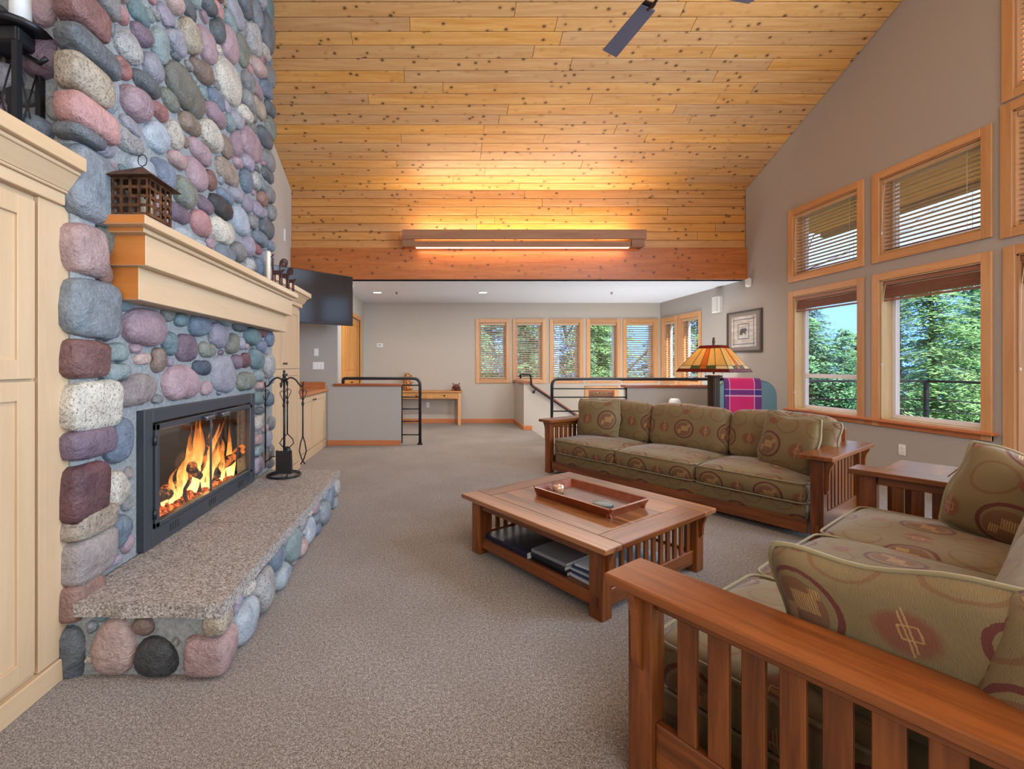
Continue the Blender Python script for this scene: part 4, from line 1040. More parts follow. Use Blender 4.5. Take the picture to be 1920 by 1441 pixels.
# ------------------------------------------------------------------ ceiling fan
fan = thing('ceiling_fan', 'dark ceiling fan hanging from the pine ceiling at the top edge', 'fan', (1.66, 3.10, 4.06))
mb = MB(); mb.lathe([(.02,-.10),(.07,-.09),(.10,-.05),(.11,0),(.10,.06),(.05,.10),(.02,.11)], 20); mb.build('motor', M['bronze'], fan)
mb = MB(); mb.tube([(0,0,.1),(0,0,roof(3.1)-4.06+.0)], .014, 8); mb.lathe([(.014,0),(.06,.05),(.07,.09)], 16, (0,0,roof(3.1)-4.06-.10)); mb.build('downrod', M['bronze'], fan)
MBl = plain('fan_blade_laminate', (.12,.12,.18), .35, coat=.3)  # bluish daylight reflection is put into the blade colour
for k in range(4):
    a = math.radians(101-90*k); Rm = Matrix.Rotation(a, 4, 'Z')
    b = MB(); b.prism([(.23,-.062),(.74,-.075),(.72,.070),(.23,.062)], -.004, .004, 'z'); b.xf(Rm @ Matrix.Translation((0,0,-.03)) @ Matrix.Rotation(.20, 4, 'X'))
    bl = b.build('blade', MBl, fan)
    b = MB(); b.tube([(.08,0,-.03),(.16,.0,-.06),(.22,0,-.045)], .012, 6); b.prism([(.20,-.045),(.27,-.05),(.32,0),(.27,.05),(.20,.045)], -.004,.004,'z')
    b.xf(Rm @ Matrix.Translation((0,0,-.012)) @ Matrix.Rotation(.20, 4, 'X')); b.build('blade_bracket', M['bronze'], bl)

# ------------------------------------------------------------------ soft furnishings
def cushion(w, d, h, r=.05, crown=.04, n=12, seed=0, sag=0, uvo=(0,0)):
    """rounded upholstered block, centred in x and y, base at z=0; UV in metres"""
    rn = random.Random(seed); ph = [rn.uniform(0,6) for _ in range(6)]
    mb = MB(); key = {}; H = (w/2, d/2, h/2)
    def smp(hh, m):
        k = max(2, int(m)); inner = [-(hh-r)+(2*(hh-r))*i/k for i in range(k+1)]
        return [-hh, -hh+r*.3] + inner + [hh-r*.3, hh]
    def P(q):
        p = [max(-(H[i]-r), min(H[i]-r, q[i])) for i in range(3)]
        dd = Vector([q[i]-p[i] for i in range(3)])
        if dd.length > 0: dd = dd.normalized()*r
        x, y, z = p[0]+dd.x, p[1]+dd.y, p[2]+dd.z
        fx, fy, fz = 1-(x/H[0])**2, 1-(y/H[1])**2, 1-(z/H[2])**2
        t = z/H[2]
        z2 = z + crown*fx*fy*(t if t > 0 else t*.3) + .006*math.sin(x*9+ph[0])*math.sin(y*11+ph[1])*max(t,0)
        y2 = y + crown*.55*max(fx,0)*max(fz,0)*(y/H[1])
        x2 = x + crown*.45*max(fy,0)*max(fz,0)*(x/H[0])
        z2 -= sag*(1-fx)*(1-fy)*max(t, 0)
        return (x2, y2, z2+H[2])
    for ax in range(3):
        b, c = [(1,2),(0,2),(0,1)][ax]
        ub = smp(H[b], n*H[b]*2); uc = smp(H[c], n*H[c]*2)
        for sgn in (-1, 1):
            idx = {}
            for i, vb in enumerate(ub):
                for j, vc in enumerate(uc):
                    q = [0,0,0]; q[ax] = sgn*H[ax]; q[b] = vb; q[c] = vc; p = P(q); kk = tuple(round(e, 5) for e in p)
                    if kk not in key: key[kk] = len(mb.v); mb.v.append(p)
                    idx[i, j] = key[kk]
            for i in range(len(ub)-1):
                for j in range(len(uc)-1):
                    f = [idx[i,j], idx[i+1,j], idx[i+1,j+1], idx[i,j+1]]; uv = [(ub[i]+uvo[0], uc[j]+uvo[1]), (ub[i+1]+uvo[0], uc[j]+uvo[1]), (ub[i+1]+uvo[0], uc[j+1]+uvo[1]), (ub[i]+uvo[0], uc[j+1]+uvo[1])]
                    if (sgn > 0) == (ax == 1): f, uv = f[::-1], uv[::-1]
                    if len(set(f)) == 4: mb.face(f, 0, True, uv)
    return mb
def welt(w, d, h, r=.05, crown=.04, zrel=1, rad=.006):
    """piping along the top (zrel=1) or bottom edge of such a cushion"""
    H = (w/2, d/2); pts = []; k = r*.55
    N_ = 14
    z = h-r*.30 if zrel > 0 else r*.30
    for (sx, sy, a0) in ((1,1,0),(-1,1,PI/2),(-1,-1,PI),(1,-1,1.5*PI)):
        for i in range(4):
            a = a0+PI/2*i/3; pts.append((sx*(H[0]-r)+r*1.0*math.cos(a), sy*(H[1]-r)+r*1.0*math.sin(a), z))
        # straight run
        nx = {(1,1):(-1,1),(-1,1):(-1,-1),(-1,-1):(1,-1),(1,-1):(1,1)}[(sx,sy)]
        e = pts[-1]; a = a0+PI/2; q = (nx[0]*(H[0]-r)+r*math.cos(a), nx[1]*(H[1]-r)+r*math.sin(a), z)
        for i in range(1, N_): pts.append(tuple(e[m]+(q[m]-e[m])*i/N_ for m in range(3)))
    out = []
    for (x, y, zz) in pts:
        fx, fy = max(0, 1-(x/H[0])**2), max(0, 1-(y/H[1])**2); fz = 1-((zz-h/2)/(h/2))**2
        s = 1 if abs(x) < H[0]-r+1e-6 else 0
        out.append((x+crown*.45*fy*fz*(x/H[0]), y+crown*.55*fx*fz*(y/H[1]), zz))
    mb = MB(); mb.tube(out, rad, 6, closed=True); return mb
def pillow(w, h, t, seed=0, n=16, uvo=(0,0), slump=.03):
    """knife-edge throw pillow standing in the xz plane, base centre at origin, facing -y"""
    rn = random.Random(seed); ph = [rn.uniform(0,6) for _ in range(8)]; mb = MB(); edge = []
    def P(a, b, side):
        x, z = a*w/2, b*h/2
        cr = .075*(a*b)**4; k = 1-.035*(1-a*a)*(abs(b)**2)-cr; k2 = 1-.035*(1-b*b)*(abs(a)**2)-cr
        th = t/2*(max(0, (1-abs(a)**2.6))*max(0, (1-abs(b)**2.6)))**.45
        wr = 1+.07*math.sin(a*9+ph[0]+b*3)*(abs(b)**1.5) + .06*math.sin(b*8+ph[1])*(abs(a)**1.5)
        y = side*th*wr + .015*math.sin(a*2.2+ph[2])
        x2 = x*k2 + .008*math.sin(b*5+ph[3]); z2 = z*k + .010*math.sin(a*6+ph[4])*(b > 0)*b - slump*(1-a*a)*(b > 0)*b*b
        return (x2, y, z2+h/2)
    idx = {}
    for side in (-1, 1):
        for i in range(n+1):
            for j in range(n+1):
                a, b = -1+2*i/n, -1+2*j/n
                a, b = math.sin(a*PI/2)*.35+a*.65, math.sin(b*PI/2)*.35+b*.65
                if side == 1 and (i in (0,n) or j in (0,n)): idx[1,i,j] = idx[-1,i,j]; continue
                idx[side,i,j] = len(mb.v); mb.v.append(P(a, b, side))
        for i in range(n):
            for j in range(n):
                f = [idx[side,i,j], idx[side,i+1,j], idx[side,i+1,j+1], idx[side,i,j+1]]
                us = [(-1+2*k/n)*w/2+uvo[0] for k in (i,i+1,i+1,i)]; vs = [(-1+2*k/n)*h/2+uvo[1] for k in (j,j,j+1,j+1)]
                uv = list(zip(us, vs))
                if side == 1: f, uv = f[::-1], uv[::-1]
                mb.face(f, 0, True, uv)
    for i in range(n): edge.append(mb.v[idx[-1,i,0]])
    for j in range(n): edge.append(mb.v[idx[-1,n,j]])
    for i in range(n,0,-1): edge.append(mb.v[idx[-1,i,n]])
    for j in range(n,0,-1): edge.append(mb.v[idx[-1,0,j]])
    p = MB(); p.tube(edge, .008, 7, closed=True)
    return mb, p
def throw_pillow(label, world, rz, w, h, t, seed, lean=0, roll=0, uvo=(0,0), group=None, uvs=1):
    o = thing('throw_pillow', label, 'pillow', world, rz, group)
    a, b = pillow(w, h, t, seed, uvo=uvo)
    a.uv = [[(p[0]*uvs, p[1]*uvs) for p in u] for u in a.uv]
    Mx = Matrix.Rotation(-lean, 4, 'X') @ Matrix.Rotation(roll, 4, 'Y')
    a.xf(Mx); b.xf(Mx)
    a.build('cover', M['fabric'], o); b.build('piping', M['fabric_plain'], o); return o

# ------------------------------------------------------------------ sofas (local x: width, local y: front(0) to back, z up)
def corbel(x, y, z, sx, mb):
    """curved bracket under the arm, projecting towards sx along local x"""
    poly = [(x, z), (x+sx*.055, z), (x+sx*.052, z-.02), (x+sx*.034, z-.055), (x+sx*.026, z-.10), (x+sx*.024, z-.22), (x+sx*.014, z-.25), (x, z-.26)]
    mb.prism(poly, y-.014, y+.014, 'y')
SW, SD, AH, AW = 2.84, 1.12, .665, .21
def make_sofa(label, loc, rz):
    t = thing('sofa', label, 'sofa', loc, rz)
    slat = None; corb = None
    for s in (0, 1):
        ax = AW/2 if s == 0 else SW-AW/2; sx = -1 if s == 0 else 1
        mb = MB(); mb.box(ax-AW/2, ax+AW/2, 0, SD, AH-.034, AH, bev=.005); mb.build('arm_top', M['oak_y'], t)
        for y in (.045, SD-.125):
            p = MB(); p.box(ax-.04, ax+.04, y, y+.08, 0, AH-.034, bev=.004); po = p.build('post', M['oak_z'], t)
            b = MB(); corbel(ax+sx*.04, y+.04, AH-.034, sx, b); b.build('corbel', M['oak_z'], po)
            if y < .1:
                b = MB(); b.box(ax-.014, ax+.014, y-.010, y, .055, .135, bev=.003); b.build('tenon', M['oak_z'], po)
        mb = MB(); mb.box(ax-.016, ax+.016, .125, SD-.125, AH-.095, AH-.034, bev=.003); mb.build('upper_rail', M['oak_y'], t)
        mb = MB(); mb.box(ax-.016, ax+.016, .125, SD-.125, .07, .21, bev=.003); mb.build('lower_rail', M['oak_y'], t)
        if slat is None:
            b = MB(); b.box(-.010, .010, 0, .055, .21, AH-.095, bev=.002); slat = b.mesh('slat', M['oak_z'])
        y = .19
        while y < SD-.19: put('slat', slat, t, (ax, y, 0)); y += .0862
    x0, x1 = AW-.045, SW-AW+.045
    mb = MB(); mb.box(x0, x1, .055, .085, .05, .15, bev=.004); mb.build('front_rail', M['oak_x'], t)
    mb = MB(); mb.box(x0, x1, SD-.10, SD-.07, .05, .78, bev=.004); mb.build('back_rail', M['oak_x'], t)
    d = cushion(x1-x0-.04, SD-.22, .13, .02, .0, 3, uvo=(.1,.12)); d.xf(Matrix.Translation(((x0+x1)/2, .09+(SD-.22)/2, .13))); d.build('seat_deck', M['fabric'], t)
    bk = cushion(x1-x0-.04, .14, .62, .05, .01, 4, uvo=(.07,.2)); bk.xf(Matrix.Translation(((x0+x1)/2, SD-.17, .20))); bk.build('upholstered_back', M['fabric'], t)
    W3 = (x1-x0-.02)/3
    for k in range(3):
        cx = x0+.01+W3*(k+.5)
        c = cushion(W3-.008, .80, .185, .055, .035, 14, seed=k+3, sag=.02, uvo=(k*.13,.05)); Mx = Matrix.Translation((cx, .06+.40, .255)) ; c.xf(Mx)
        o = c.build('seat_cushion', M['fabric'], t)
        for zr in (1, -1):
            w_ = welt(W3-.008, .80, .185, .055, .035, zr); w_.xf(Mx); w_.build('welt', M['fabric_plain'], o)
        c = cushion(W3-.012, .20, .47, .075, .03, 14, seed=k+9, uvo=(.0,.0+k*.02)); Mx = Matrix.Translation((cx, .80, .42)) @ Matrix.Rotation(-.20, 4, 'X'); c.xf(Mx)
        c.build('back_cushion', M['fabric'], t)
    return t
th = math.radians(34.0)
nd = Vector((.829, .559, 0)); dd = Vector((.559, -.829, 0))    # n: away from the hearth, d: towards the camera's right
# far sofa: local x along dd, local y along nd
sofa_far = make_sofa('mission oak sofa with olive circle-pattern cushions behind the coffee table', (1.33, 5.585, 0), math.atan2(dd.y, dd.x))
P0 = Vector((.563, 1.461, 0))
ang2 = math.atan2(nd.y, nd.x)   # local x along nd, local y must run along dd = rotate nd by -90
# local y of a rotation ang2 is (-.559,.829); the sofa must extend the other way, so place from the far end turned by 180 degrees
sofa_near = make_sofa('nearest mission oak sofa, its slatted arm cut by the lower right corner', tuple(P0+nd*SW), ang2+PI)
def F(s, u, v, z):      # point in far sofa frame (u along dd, v along nd)
    p = Vector((1.33, 5.585, 0))+dd*u+nd*v; return (p.x, p.y, z)
def G(u, v, z):
    p = P0+nd*u+dd*v; return (p.x, p.y, z)
rf = math.atan2(dd.y, dd.x)
throw_pillow('square throw pillow at the left end of the far sofa', F(0, .46, .54, .44), rf+.30, .52, .50, .16, 1, lean=.20, uvo=(-.12,.02))
throw_pillow('throw pillow leaning on the right arm of the far sofa', F(0, 2.40, .42, .43), rf-.45, .50, .52, .15, 2, lean=.20, roll=.05, uvo=(.10,.05))
throw_pillow('crumpled throw pillow wedged behind another at the right end of the far sofa', F(0, 2.50, .66, .46), rf-.2, .44, .42, .14, 3, lean=.25, uvo=(.2,.15))
rg = rf   # plane facing -u of the near sofa: pillow width along dd
throw_pillow('large welted throw pillow beside the nearest slatted arm', G(.31, .74, .42), rg-.02, .62, .47, .17, 4, lean=-.10, roll=-.17, uvo=(.215,-.08), uvs=1.12)
throw_pillow('big throw pillow propped on the far arm of the nearest sofa', G(2.36, .67, .42), rg+.05, .54, .50, .19, 5, lean=.14, roll=.28, uvo=(.02,.12))

# ------------------------------------------------------------------ coffee table
CT = thing('coffee_table', 'square mission oak coffee table with lower shelf and side slats', 'table', (1.03, 3.06, 0), rf)
TS, TZ = 1.19, .41; h2 = TS/2
bw = .15
MT = M['oak_top']
mb = MB(); mb.box(-h2+bw+.0015, h2-bw-.0015, -h2+bw+.0015, h2-bw-.0015, TZ-.03, TZ, bev=.0015); mb.build('top_panel', MT, CT)
for s in (-1, 1):
    mb = MB(); mb.box(-h2, h2, s*h2, s*(h2-bw), TZ-.03, TZ, bev=.004); mb.build('top_border', MT, CT)
    mb = MB(); mb.box(s*h2, s*(h2-bw), -h2+bw, h2-bw, TZ-.03, TZ, bev=.004); mb.build('top_border', M['oak_y'], CT)
q = h2-.055
for sx in (-1, 1):
    for sy in (-1, 1):
        mb = MB(); mb.box(sx*q, sx*(q-.085), sy*q, sy*(q-.085), 0, TZ-.03, bev=.004); lg = mb.build('leg', M['oak_z'], CT)
        b = MB(); x = sx*q; b.prism([(x, TZ-.03), (x+sx*.045, TZ-.03), (x+sx*.035, TZ-.06), (x+sx*.02, TZ-.10), (x+sx*.016, TZ-.17), (x, TZ-.19)], sy*(q-.03), sy*(q-.055), 'y'); b.build('corbel', M['oak_z'], lg)
        b = MB(); b.box(sx*(q-.028), sx*(q-.057), sy*q, sy*(q+.008), .055, .12, bev=.002); b.build('tenon', M['oak_z'], lg)
for s in (-1, 1):
    mb = MB(); mb.box(-q+.085, q-.085, s*(q-.02), s*(q-.045), TZ-.095, TZ-.03, bev=.003); mb.build('apron', M['oak_x'], CT)
    mb = MB(); mb.box(s*(q-.02), s*(q-.045), -q+.085, q-.085, TZ-.085, TZ-.03, bev=.003); mb.build('apron', M['oak_y'], CT)
    mb = MB(); mb.box(-q+.085, q-.085, s*(q-.02), s*(q-.045), .05, .12, bev=.003); mb.build('stretcher', M['oak_x'], CT)
    mb = MB(); mb.box(s*(q-.02), s*(q-.045), -q+.085, q-.085, .05, .14, bev=.003); mb.build('stretcher', M['oak_y'], CT)
b = MB(); b.box(-.007, .007, -.019, .019, .14, TZ-.085, bev=.002); sm = b.mesh('slat', M['oak_z'])
for s in (-1, 1):
    for k in range(11): put('slat', sm, CT, (s*(q-.033), -.40+.08*k, 0))
mb = MB(); mb.box(-q+.05, q-.05, -q+.05, q-.05, .085, .105, bev=.002); mb.build('shelf', M['oak_x'], CT)
# things on the table
tr = thing('serving_tray', 'reddish wooden serving tray with flared rims on the coffee table', 'tray', (1.07, 3.05, TZ), rf)
mb = MB(); mb.box(-.27, .27, -.17, .17, .004, .014, bev=.002); mb.build('tray_bottom', wood('tray_mat', srgb(120,92,84), srgb(88,58,46), 'y', .4, scale=3), tr)
for s in (-1, 1):
    b = MB(); b.prism([(s*.17, .0), (s*.185, .0), (s*.215, .06), (s*.20, .062)], -.30, .30, 'x'); b.build('long_rim', M['tray'], tr)
    b = MB(); b.prism([(s*.27, .0), (s*.285, .0), (s*.32, .06), (s*.305, .062)], -.20, .20, 'y'); b.build('short_rim', M['tray'], tr)
t = thing('candle_glass', 'cream candle in a small glass cup on the tray', 'candle', (.905, 3.20, TZ+.014))
mb = MB(); mb.lathe([(.040,0),(.044,.01),(.047,.075),(.044,.075),(.041,.012)], 24); mb.build('cup', mat_glass('cup_glass', .12, (.95,.93,.9), .05), t)
mb = MB(); mb.lathe([(.038,.004),(.041,.05),(.03,.052),(.002,.051)], 20); mb.build('wax', plain('tan_wax', srgb(214,170,128), .4), t)
for i, (lab, z) in enumerate((('grey stone coaster on top of another at the near end of the tray', .024), ('lower dark coaster beneath the grey coaster on the tray', .014))):
    o = MB(); o.lathe([(.001,0),(.060,0),(.062,.003),(.062,.007),(.060,.009),(.001,.009)], 28); tag(o.build('coaster', plain('coaster_%d' % i, srgb(*( (118,124,118) if i == 0 else (70,66,64))), .35), None, (1.115+.006*i, 2.91, TZ+z)), lab, 'coaster')

def book(label, c, sx, sy, z, th_, rz, col, page=(222,216,204), cat='book', name='book', hard=True):
    o = thing(name, label, cat, (c[0], c[1], z), rz)
    m = plain('cover_'+name+str(z)+str(col), srgb(*col), .3)
    b = MB(); b.box(-sx/2, sx/2, -sy/2, sy/2, 0, .003, bev=.001); b.box(-sx/2, sx/2, -sy/2, sy/2, th_-.003, th_, bev=.001); b.box(-sx/2, sx/2, -sy/2, -sy/2+.003, .003, th_-.003); b.build('cover', m, o)
    b = MB(); b.box(-sx/2+.004, sx/2-.004, -sy/2+.003, sy/2-.004, .003, th_-.003); b.build('pages', plain('paper', srgb(*page), .8) if 'paper' not in M else M['paper'], o); return o
M['paper'] = plain('paper', srgb(222,216,204), .8)
def T(u, v):  # coffee table frame
    p = Vector((1.03, 3.06, 0))+dd*u+nd*v; return (p.x, p.y)
book('large dark navy album on the coffee table shelf', T(-.24, -.33), .40, .33, .105, .045, rf, (22,28,52), name='photo_album')
book('grey hardcover book on top of the stack on the coffee table shelf', T(.10, -.31), .27, .30, .155, .022, rf+.02, (128,128,134))
book('white-spined book in the middle of the shelf stack', T(.10, -.315), .27, .30, .130, .025, rf-.01, (40,42,46))
book('black-spined book at the bottom of the shelf stack', T(.11, -.31), .28, .31, .105, .025, rf, (28,28,30))
for k in range(5):
    book(('white magazine at the bottom of the fanned pile' if k == 0 else 'white magazine on top of the fanned pile' if k == 4 else ('navy magazine second from the bottom of the fanned pile', 'pale grey magazine in the middle of the fanned pile', 'navy magazine second from the top of the fanned pile')[k-1]),
         T(.33+.006*math.sin(k*2), -.30+.012*k), .20, .27, .105+.013*k, .012, rf+.04*k-.06, ((225,228,232) if k in (0,4) else (52,72,110) if k % 2 else (200,204,210)), cat='magazine', name='magazine')['group'] = 'magazines on the coffee table shelf'
book('light blue magazine lying at the slatted end of the shelf', T(.33, .10), .24, .30, .105, .02, rf+.3, (120,170,205), cat='magazine', name='magazine')

# ------------------------------------------------------------------ corner end table
ec = Vector((3.455, 2.945, 0))
et = thing('end_table', 'low oak corner table in two planks between the sofas', 'table', tuple(ec), rf)
mb = MB(); mb.box(-.29, -.003, -.29, .29, .60, .63, bev=.003); mb.build('top_plank', M['oak_y'], et)
mb = MB(); mb.box(.003, .29, -.29, .29, .60, .63, bev=.003); mb.build('top_plank', M['oak_y'], et)
for sx in (-1, 1):
    for sy in (-1, 1): mb = MB(); mb.box(sx*.26, sx*.20, sy*.26, sy*.20, 0, .60, bev=.003); mb.build('leg', M['oak_z'], et)
for s in (-1, 1):
    mb = MB(); mb.box(-.20, .20, s*.245, s*.22, .52, .60, bev=.003); mb.build('apron', M['oak_x'], et)
    mb = MB(); mb.box(s*.245, s*.22, -.20, .20, .52, .60, bev=.003); mb.build('apron', M['oak_y'], et)
mb = MB(); mb.box(-.22, .22, -.22, .22, .14, .16, bev=.003); mb.build('shelf', M['oak_x'], et)

# ------------------------------------------------------------------ lamp behind the far sofa
lx, ly = 3.22, 5.08
lt = thing('lamp_table', 'narrow oak table carrying the stained glass lamp behind the sofa', 'table', (lx, ly, 0), rf)
mb = MB(); mb.box(-.20, .20, -.12, .12, .66, .69, bev=.004); mb.build('tabletop', M['oak_x'], lt)
for sx in (-1,1):
    for sy in (-1,1): mb = MB(); mb.box(sx*.18, sx*.14, sy*.10, sy*.06, 0, .66, bev=.003); mb.build('leg', M['oak_z'], lt)
lamp = thing('stained_glass_lamp', 'stained glass lamp with pyramid shade on a dark square column', 'lamp', (lx, ly, .69), rf)
mb = MB(); mb.box(-.13, .13, -.13, .13, 0, .03, bev=.005); mb.build('lamp_base', M['bronze'], lamp)
mb = MB(); mb.box(-.045, .045, -.045, .045, .03, .525, bev=.008)
for s in (-1,1): mb.box(-.03, .03, s*.045, s*.055, .03, .54, bev=.004); mb.box(s*.045, s*.055, -.03, .03, .03, .54, bev=.004)
mb.box(-.065,.065,-.065,.065,.515,.535,bev=.004); mb.tube([(0,0,.55),(0,0,.92)], .010, 8); mb.build('column', M['bronze'], lamp)
mb = MB(); mb.lathe([(.004,.84),(.016,.85),(.010,.88),(.016,.92),(.010,.95),(.013,.965),(.002,.97)], 12); mb.build('finial', M['bronze'], lamp)
for s in (-1,1):
    mb = MB(); mb.tube([(s*.09,0,.63),(s*.09,0,.52)], .0016, 5); mb.sphere((s*.09,0,.515), .007, 8, 6); mb.build('pull_chain', M['bronze'], lamp)
def mat_art(name, col, tr=.6):
    n = N(name); v = n.noise(n.coord(), 18, 3); c = n.mix(n.m('MULTIPLY', v, .3), col, tuple(k*.6 for k in col))
    b = n.new('ShaderNodeBsdfPrincipled'); n.l.new(c, b.inputs['Base Color']); b.inputs['Roughness'].default_value = .12
    t_ = n.new('ShaderNodeBsdfTranslucent'); n.l.new(c, t_.inputs[0]); mx = n.new('ShaderNodeMixShader'); mx.inputs[0].default_value = tr
    n.l.new(b.outputs[0], mx.inputs[1]); n.l.new(t_.outputs[0], mx.inputs[2]); n.l.new(mx.outputs[0], n.out.inputs[0]); return n.mat
GA = [mat_art('amber_glass', srgb(240,205,130)), mat_art('cream_glass', srgb(250,228,178)), mat_art('orange_glass', srgb(224,140,60)), mat_art('red_glass', srgb(150,40,28)), mat_art('green_glass', srgb(110,120,70)), M['bronze']]
R0, R1, ZA, ZB = .277, .095, .575, .872   # half widths, heights
def fpt(k, s, t, off=0):   # face k, s in -1..1 across, t 0..1 up
    r = R0+(R1-R0)*t+off; p = Vector((s*r, -r, ZA+(ZB-ZA)*t+off*.6)); return Matrix.Rotation(k*PI/2, 3, 'Z') @ p
def gpiece(mb, k, s0, s1, t0, t1, m, s2=None, s3=None):
    s2 = s1 if s2 is None else s2; s3 = s0 if s3 is None else s3; g = .006
    P = []
    for off in (0, .006): P += [fpt(k, a, t, off) for a, t in ((s0+g, t0+.008), (s1-g, t0+.008), (s2-g, t1-.008), (s3+g, t1-.008))]
    b = len(mb.v); mb.v += [tuple(p) for p in P]
    for q_ in ((3,2,1,0),(4,5,6,7),(0,1,5,4),(1,2,6,5),(2,3,7,6),(3,0,4,7)): mb.face([b+i for i in q_], m)
def came(mb, k, a, b):
    mb.tube([fpt(k, a[0], a[1], .004), fpt(k, b[0], b[1], .004)], .004, 5, mat=5)
for k in range(4):
    mb = MB()
    for i in range(6): gpiece(mb, k, -1+i/3, -1+(i+1)/3, 0, .11, 3)
    gpiece(mb, k, -1, 1, .90, 1, 3)
    strips = [(-1,-.52,1,-1,-.42),(-.52,-.15,0,-.42,-.18),(-.15,.15,2,-.18,.18),(.15,.52,0,.18,.42),(.52,1,1,.42,1)]
    for i, (a, b, m, a2, b2) in enumerate(strips):
        if i in (0, 4):
            gpiece(mb, k, a, b, .23, .90, 0, b, a); gpiece(mb, k, a, b, .11, .23, 1, b, a)
        else: gpiece(mb, k, a, b, .23, .90, m, b, a); gpiece(mb, k, a, b, .11, .23, (4 if i in (1,3) else 2), b, a)
    for sv in (-.52,-.15,.15,.52): came(mb, k, (sv,.11), (sv,.90))
    came(mb, k, (-1,.11), (1,.11)); came(mb, k, (-1,.90), (1,.90)); came(mb, k, (-1,.23), (-.15,.23)); came(mb, k, (.15,.23), (1,.23)); came(mb, k, (-1,0), (1,0)); came(mb, k, (1,0), (1,1)); came(mb, k, (-1,1), (1,1))
    mb.build('shade_panel', GA, lamp)
mb = MB(); mb.sphere((0,0,.72), (.035,.035,.05), 12, 8); mb.build('bulb', emit('bulb', (1,.8,.5), 4), lamp)
light('lamp_bulb', 'POINT', (lx, ly, .69+.72), (0,0,0), 7, (1,.74,.42), .05)

# ------------------------------------------------------------------ teal armchair and plaid blanket
AC = thing('armchair', 'teal leather armchair with rounded back near the side wall', 'armchair', (4.45, 6.30, 0), math.radians(-12))
def rback(w, h, y0, y1, z0, r):
    pts = [(-w/2, z0), (w/2, z0), (w/2, h-r)] + [(w/2-r+r*math.cos(a), h-r+r*math.sin(a)) for a in [PI/2*i/8 for i in range(1, 9)]] + [(-w/2+r-r*math.sin(a), h-r+r*math.cos(a)) for a in [PI/2*i/8 for i in range(0, 9)]]
    m = MB()
    n = len(pts); lay = [(y0+.05, .90), (y0+.012, .97), (y0, 1.0), (y0+.0+.02, 1.0)]
    ys = [(y0, .93), (y0+.03, .985), (y0+.07, 1), (y1-.07, 1), (y1-.03, .985), (y1, .93)]
    cx, cz = 0, (z0+h)/2
    for y, k in ys:
        for (x, z) in pts: m.v.append((cx+(x-cx)*k, y, cz+(z-cz)*k))
    for i in range(len(ys)-1):
        for q_ in range(n):
            m.face([i*n+q_, i*n+(q_+1) % n, (i+1)*n+(q_+1) % n, (i+1)*n+q_], 0, True)
    m.face(list(range(n))[::-1]); m.face([5*n+i for i in range(n)])
    return m
# chair faces the far right; its back is towards the camera
rback(.80, 1.13, -.02, .18, .25, .20).build('backrest', M['leather'], AC)
c = cushion(.56, .56, .17, .05, .03, 8); c.xf(Matrix.Translation((0, .46, .29))); c.build('seat_cushion', M['leather'], AC)
for s in (-1,1):
    c = cushion(.14, .74, .40, .05, .01, 6); c.xf(Matrix.Translation((s*.36, .50, .20))); c.build('armrest', M['leather'], AC)
    for y in (.05, .78): mb = MB(); mb.lathe([(.018,0),(.028,.20)], 10, (s*.33, y, 0)); mb.build('leg', M['oak_z'], AC)
c = cushion(.70, .70, .12, .03, 0, 5); c.xf(Matrix.Translation((0, .46, .18))); c.build('seat_frame', M['leather'], AC)
# blanket: strip draped over the chair back
bl = MB(); prof = [(-.035, .42), (-.034, .60), (-.034, .80), (-.034, 1.0), (-.03, 1.08), (.0, 1.142), (.04, 1.152), (.10, 1.155), (.15, 1.147), (.19, 1.09), (.205, 1.0), (.21, .85)]
L = [0]
for a, b in zip(prof[:-1], prof[1:]): L.append(L[-1]+math.dist(a, b))
nx = 14; W_ = .46
for side in (0, 1):
    for i, (y, z) in enumerate(prof):
        for j in range(nx+1):
            x = -.28+W_*j/nx; wv = .006*math.sin(j*1.1+i*.5)*(1 if i < 4 or i > 9 else .2)
            oy = (-.006 if i < 6 else .006)*side
            bl.v.append((x, y+wv+oy, z+(.006*side if 4 <= i <= 9 else 0)))
nn_ = len(prof)*(nx+1)
for side in (0, 1):
    for i in range(len(prof)-1):
        for j in range(nx):
            o_ = side*nn_; f = [o_+i*(nx+1)+j, o_+i*(nx+1)+j+1, o_+(i+1)*(nx+1)+j+1, o_+(i+1)*(nx+1)+j]
            tl = L[5]; uv = [(W_*j/nx, tl-L[i]), (W_*(j+1)/nx, tl-L[i]), (W_*(j+1)/nx, tl-L[i+1]), (W_*j/nx, tl-L[i+1])]
            if side == 0: f, uv = f[::-1], uv[::-1]
            bl.face(f, 0, True, uv)
o = tag(bl.build('plaid_blanket', M['plaid']), 'pink and navy plaid blanket hung over the teal armchair', 'blanket'); o.location = AC.location; o.rotation_euler = AC.rotation_euler
ap = thing('air_purifier', 'small white round-topped appliance behind the far sofa', 'appliance', (3.93, 7.2, 0))
mb = MB(); mb.lathe([(.085,0),(.095,.02),(.09,.70),(.082,.76),(.06,.795),(.001,.80)], 24); mb.build('body', M['white'], ap)
mb = MB(); mb.lathe([(.094,.60),(.0945,.62)], 24); mb.build('band', plain('grey_band', (.4,.42,.45), .4), ap)

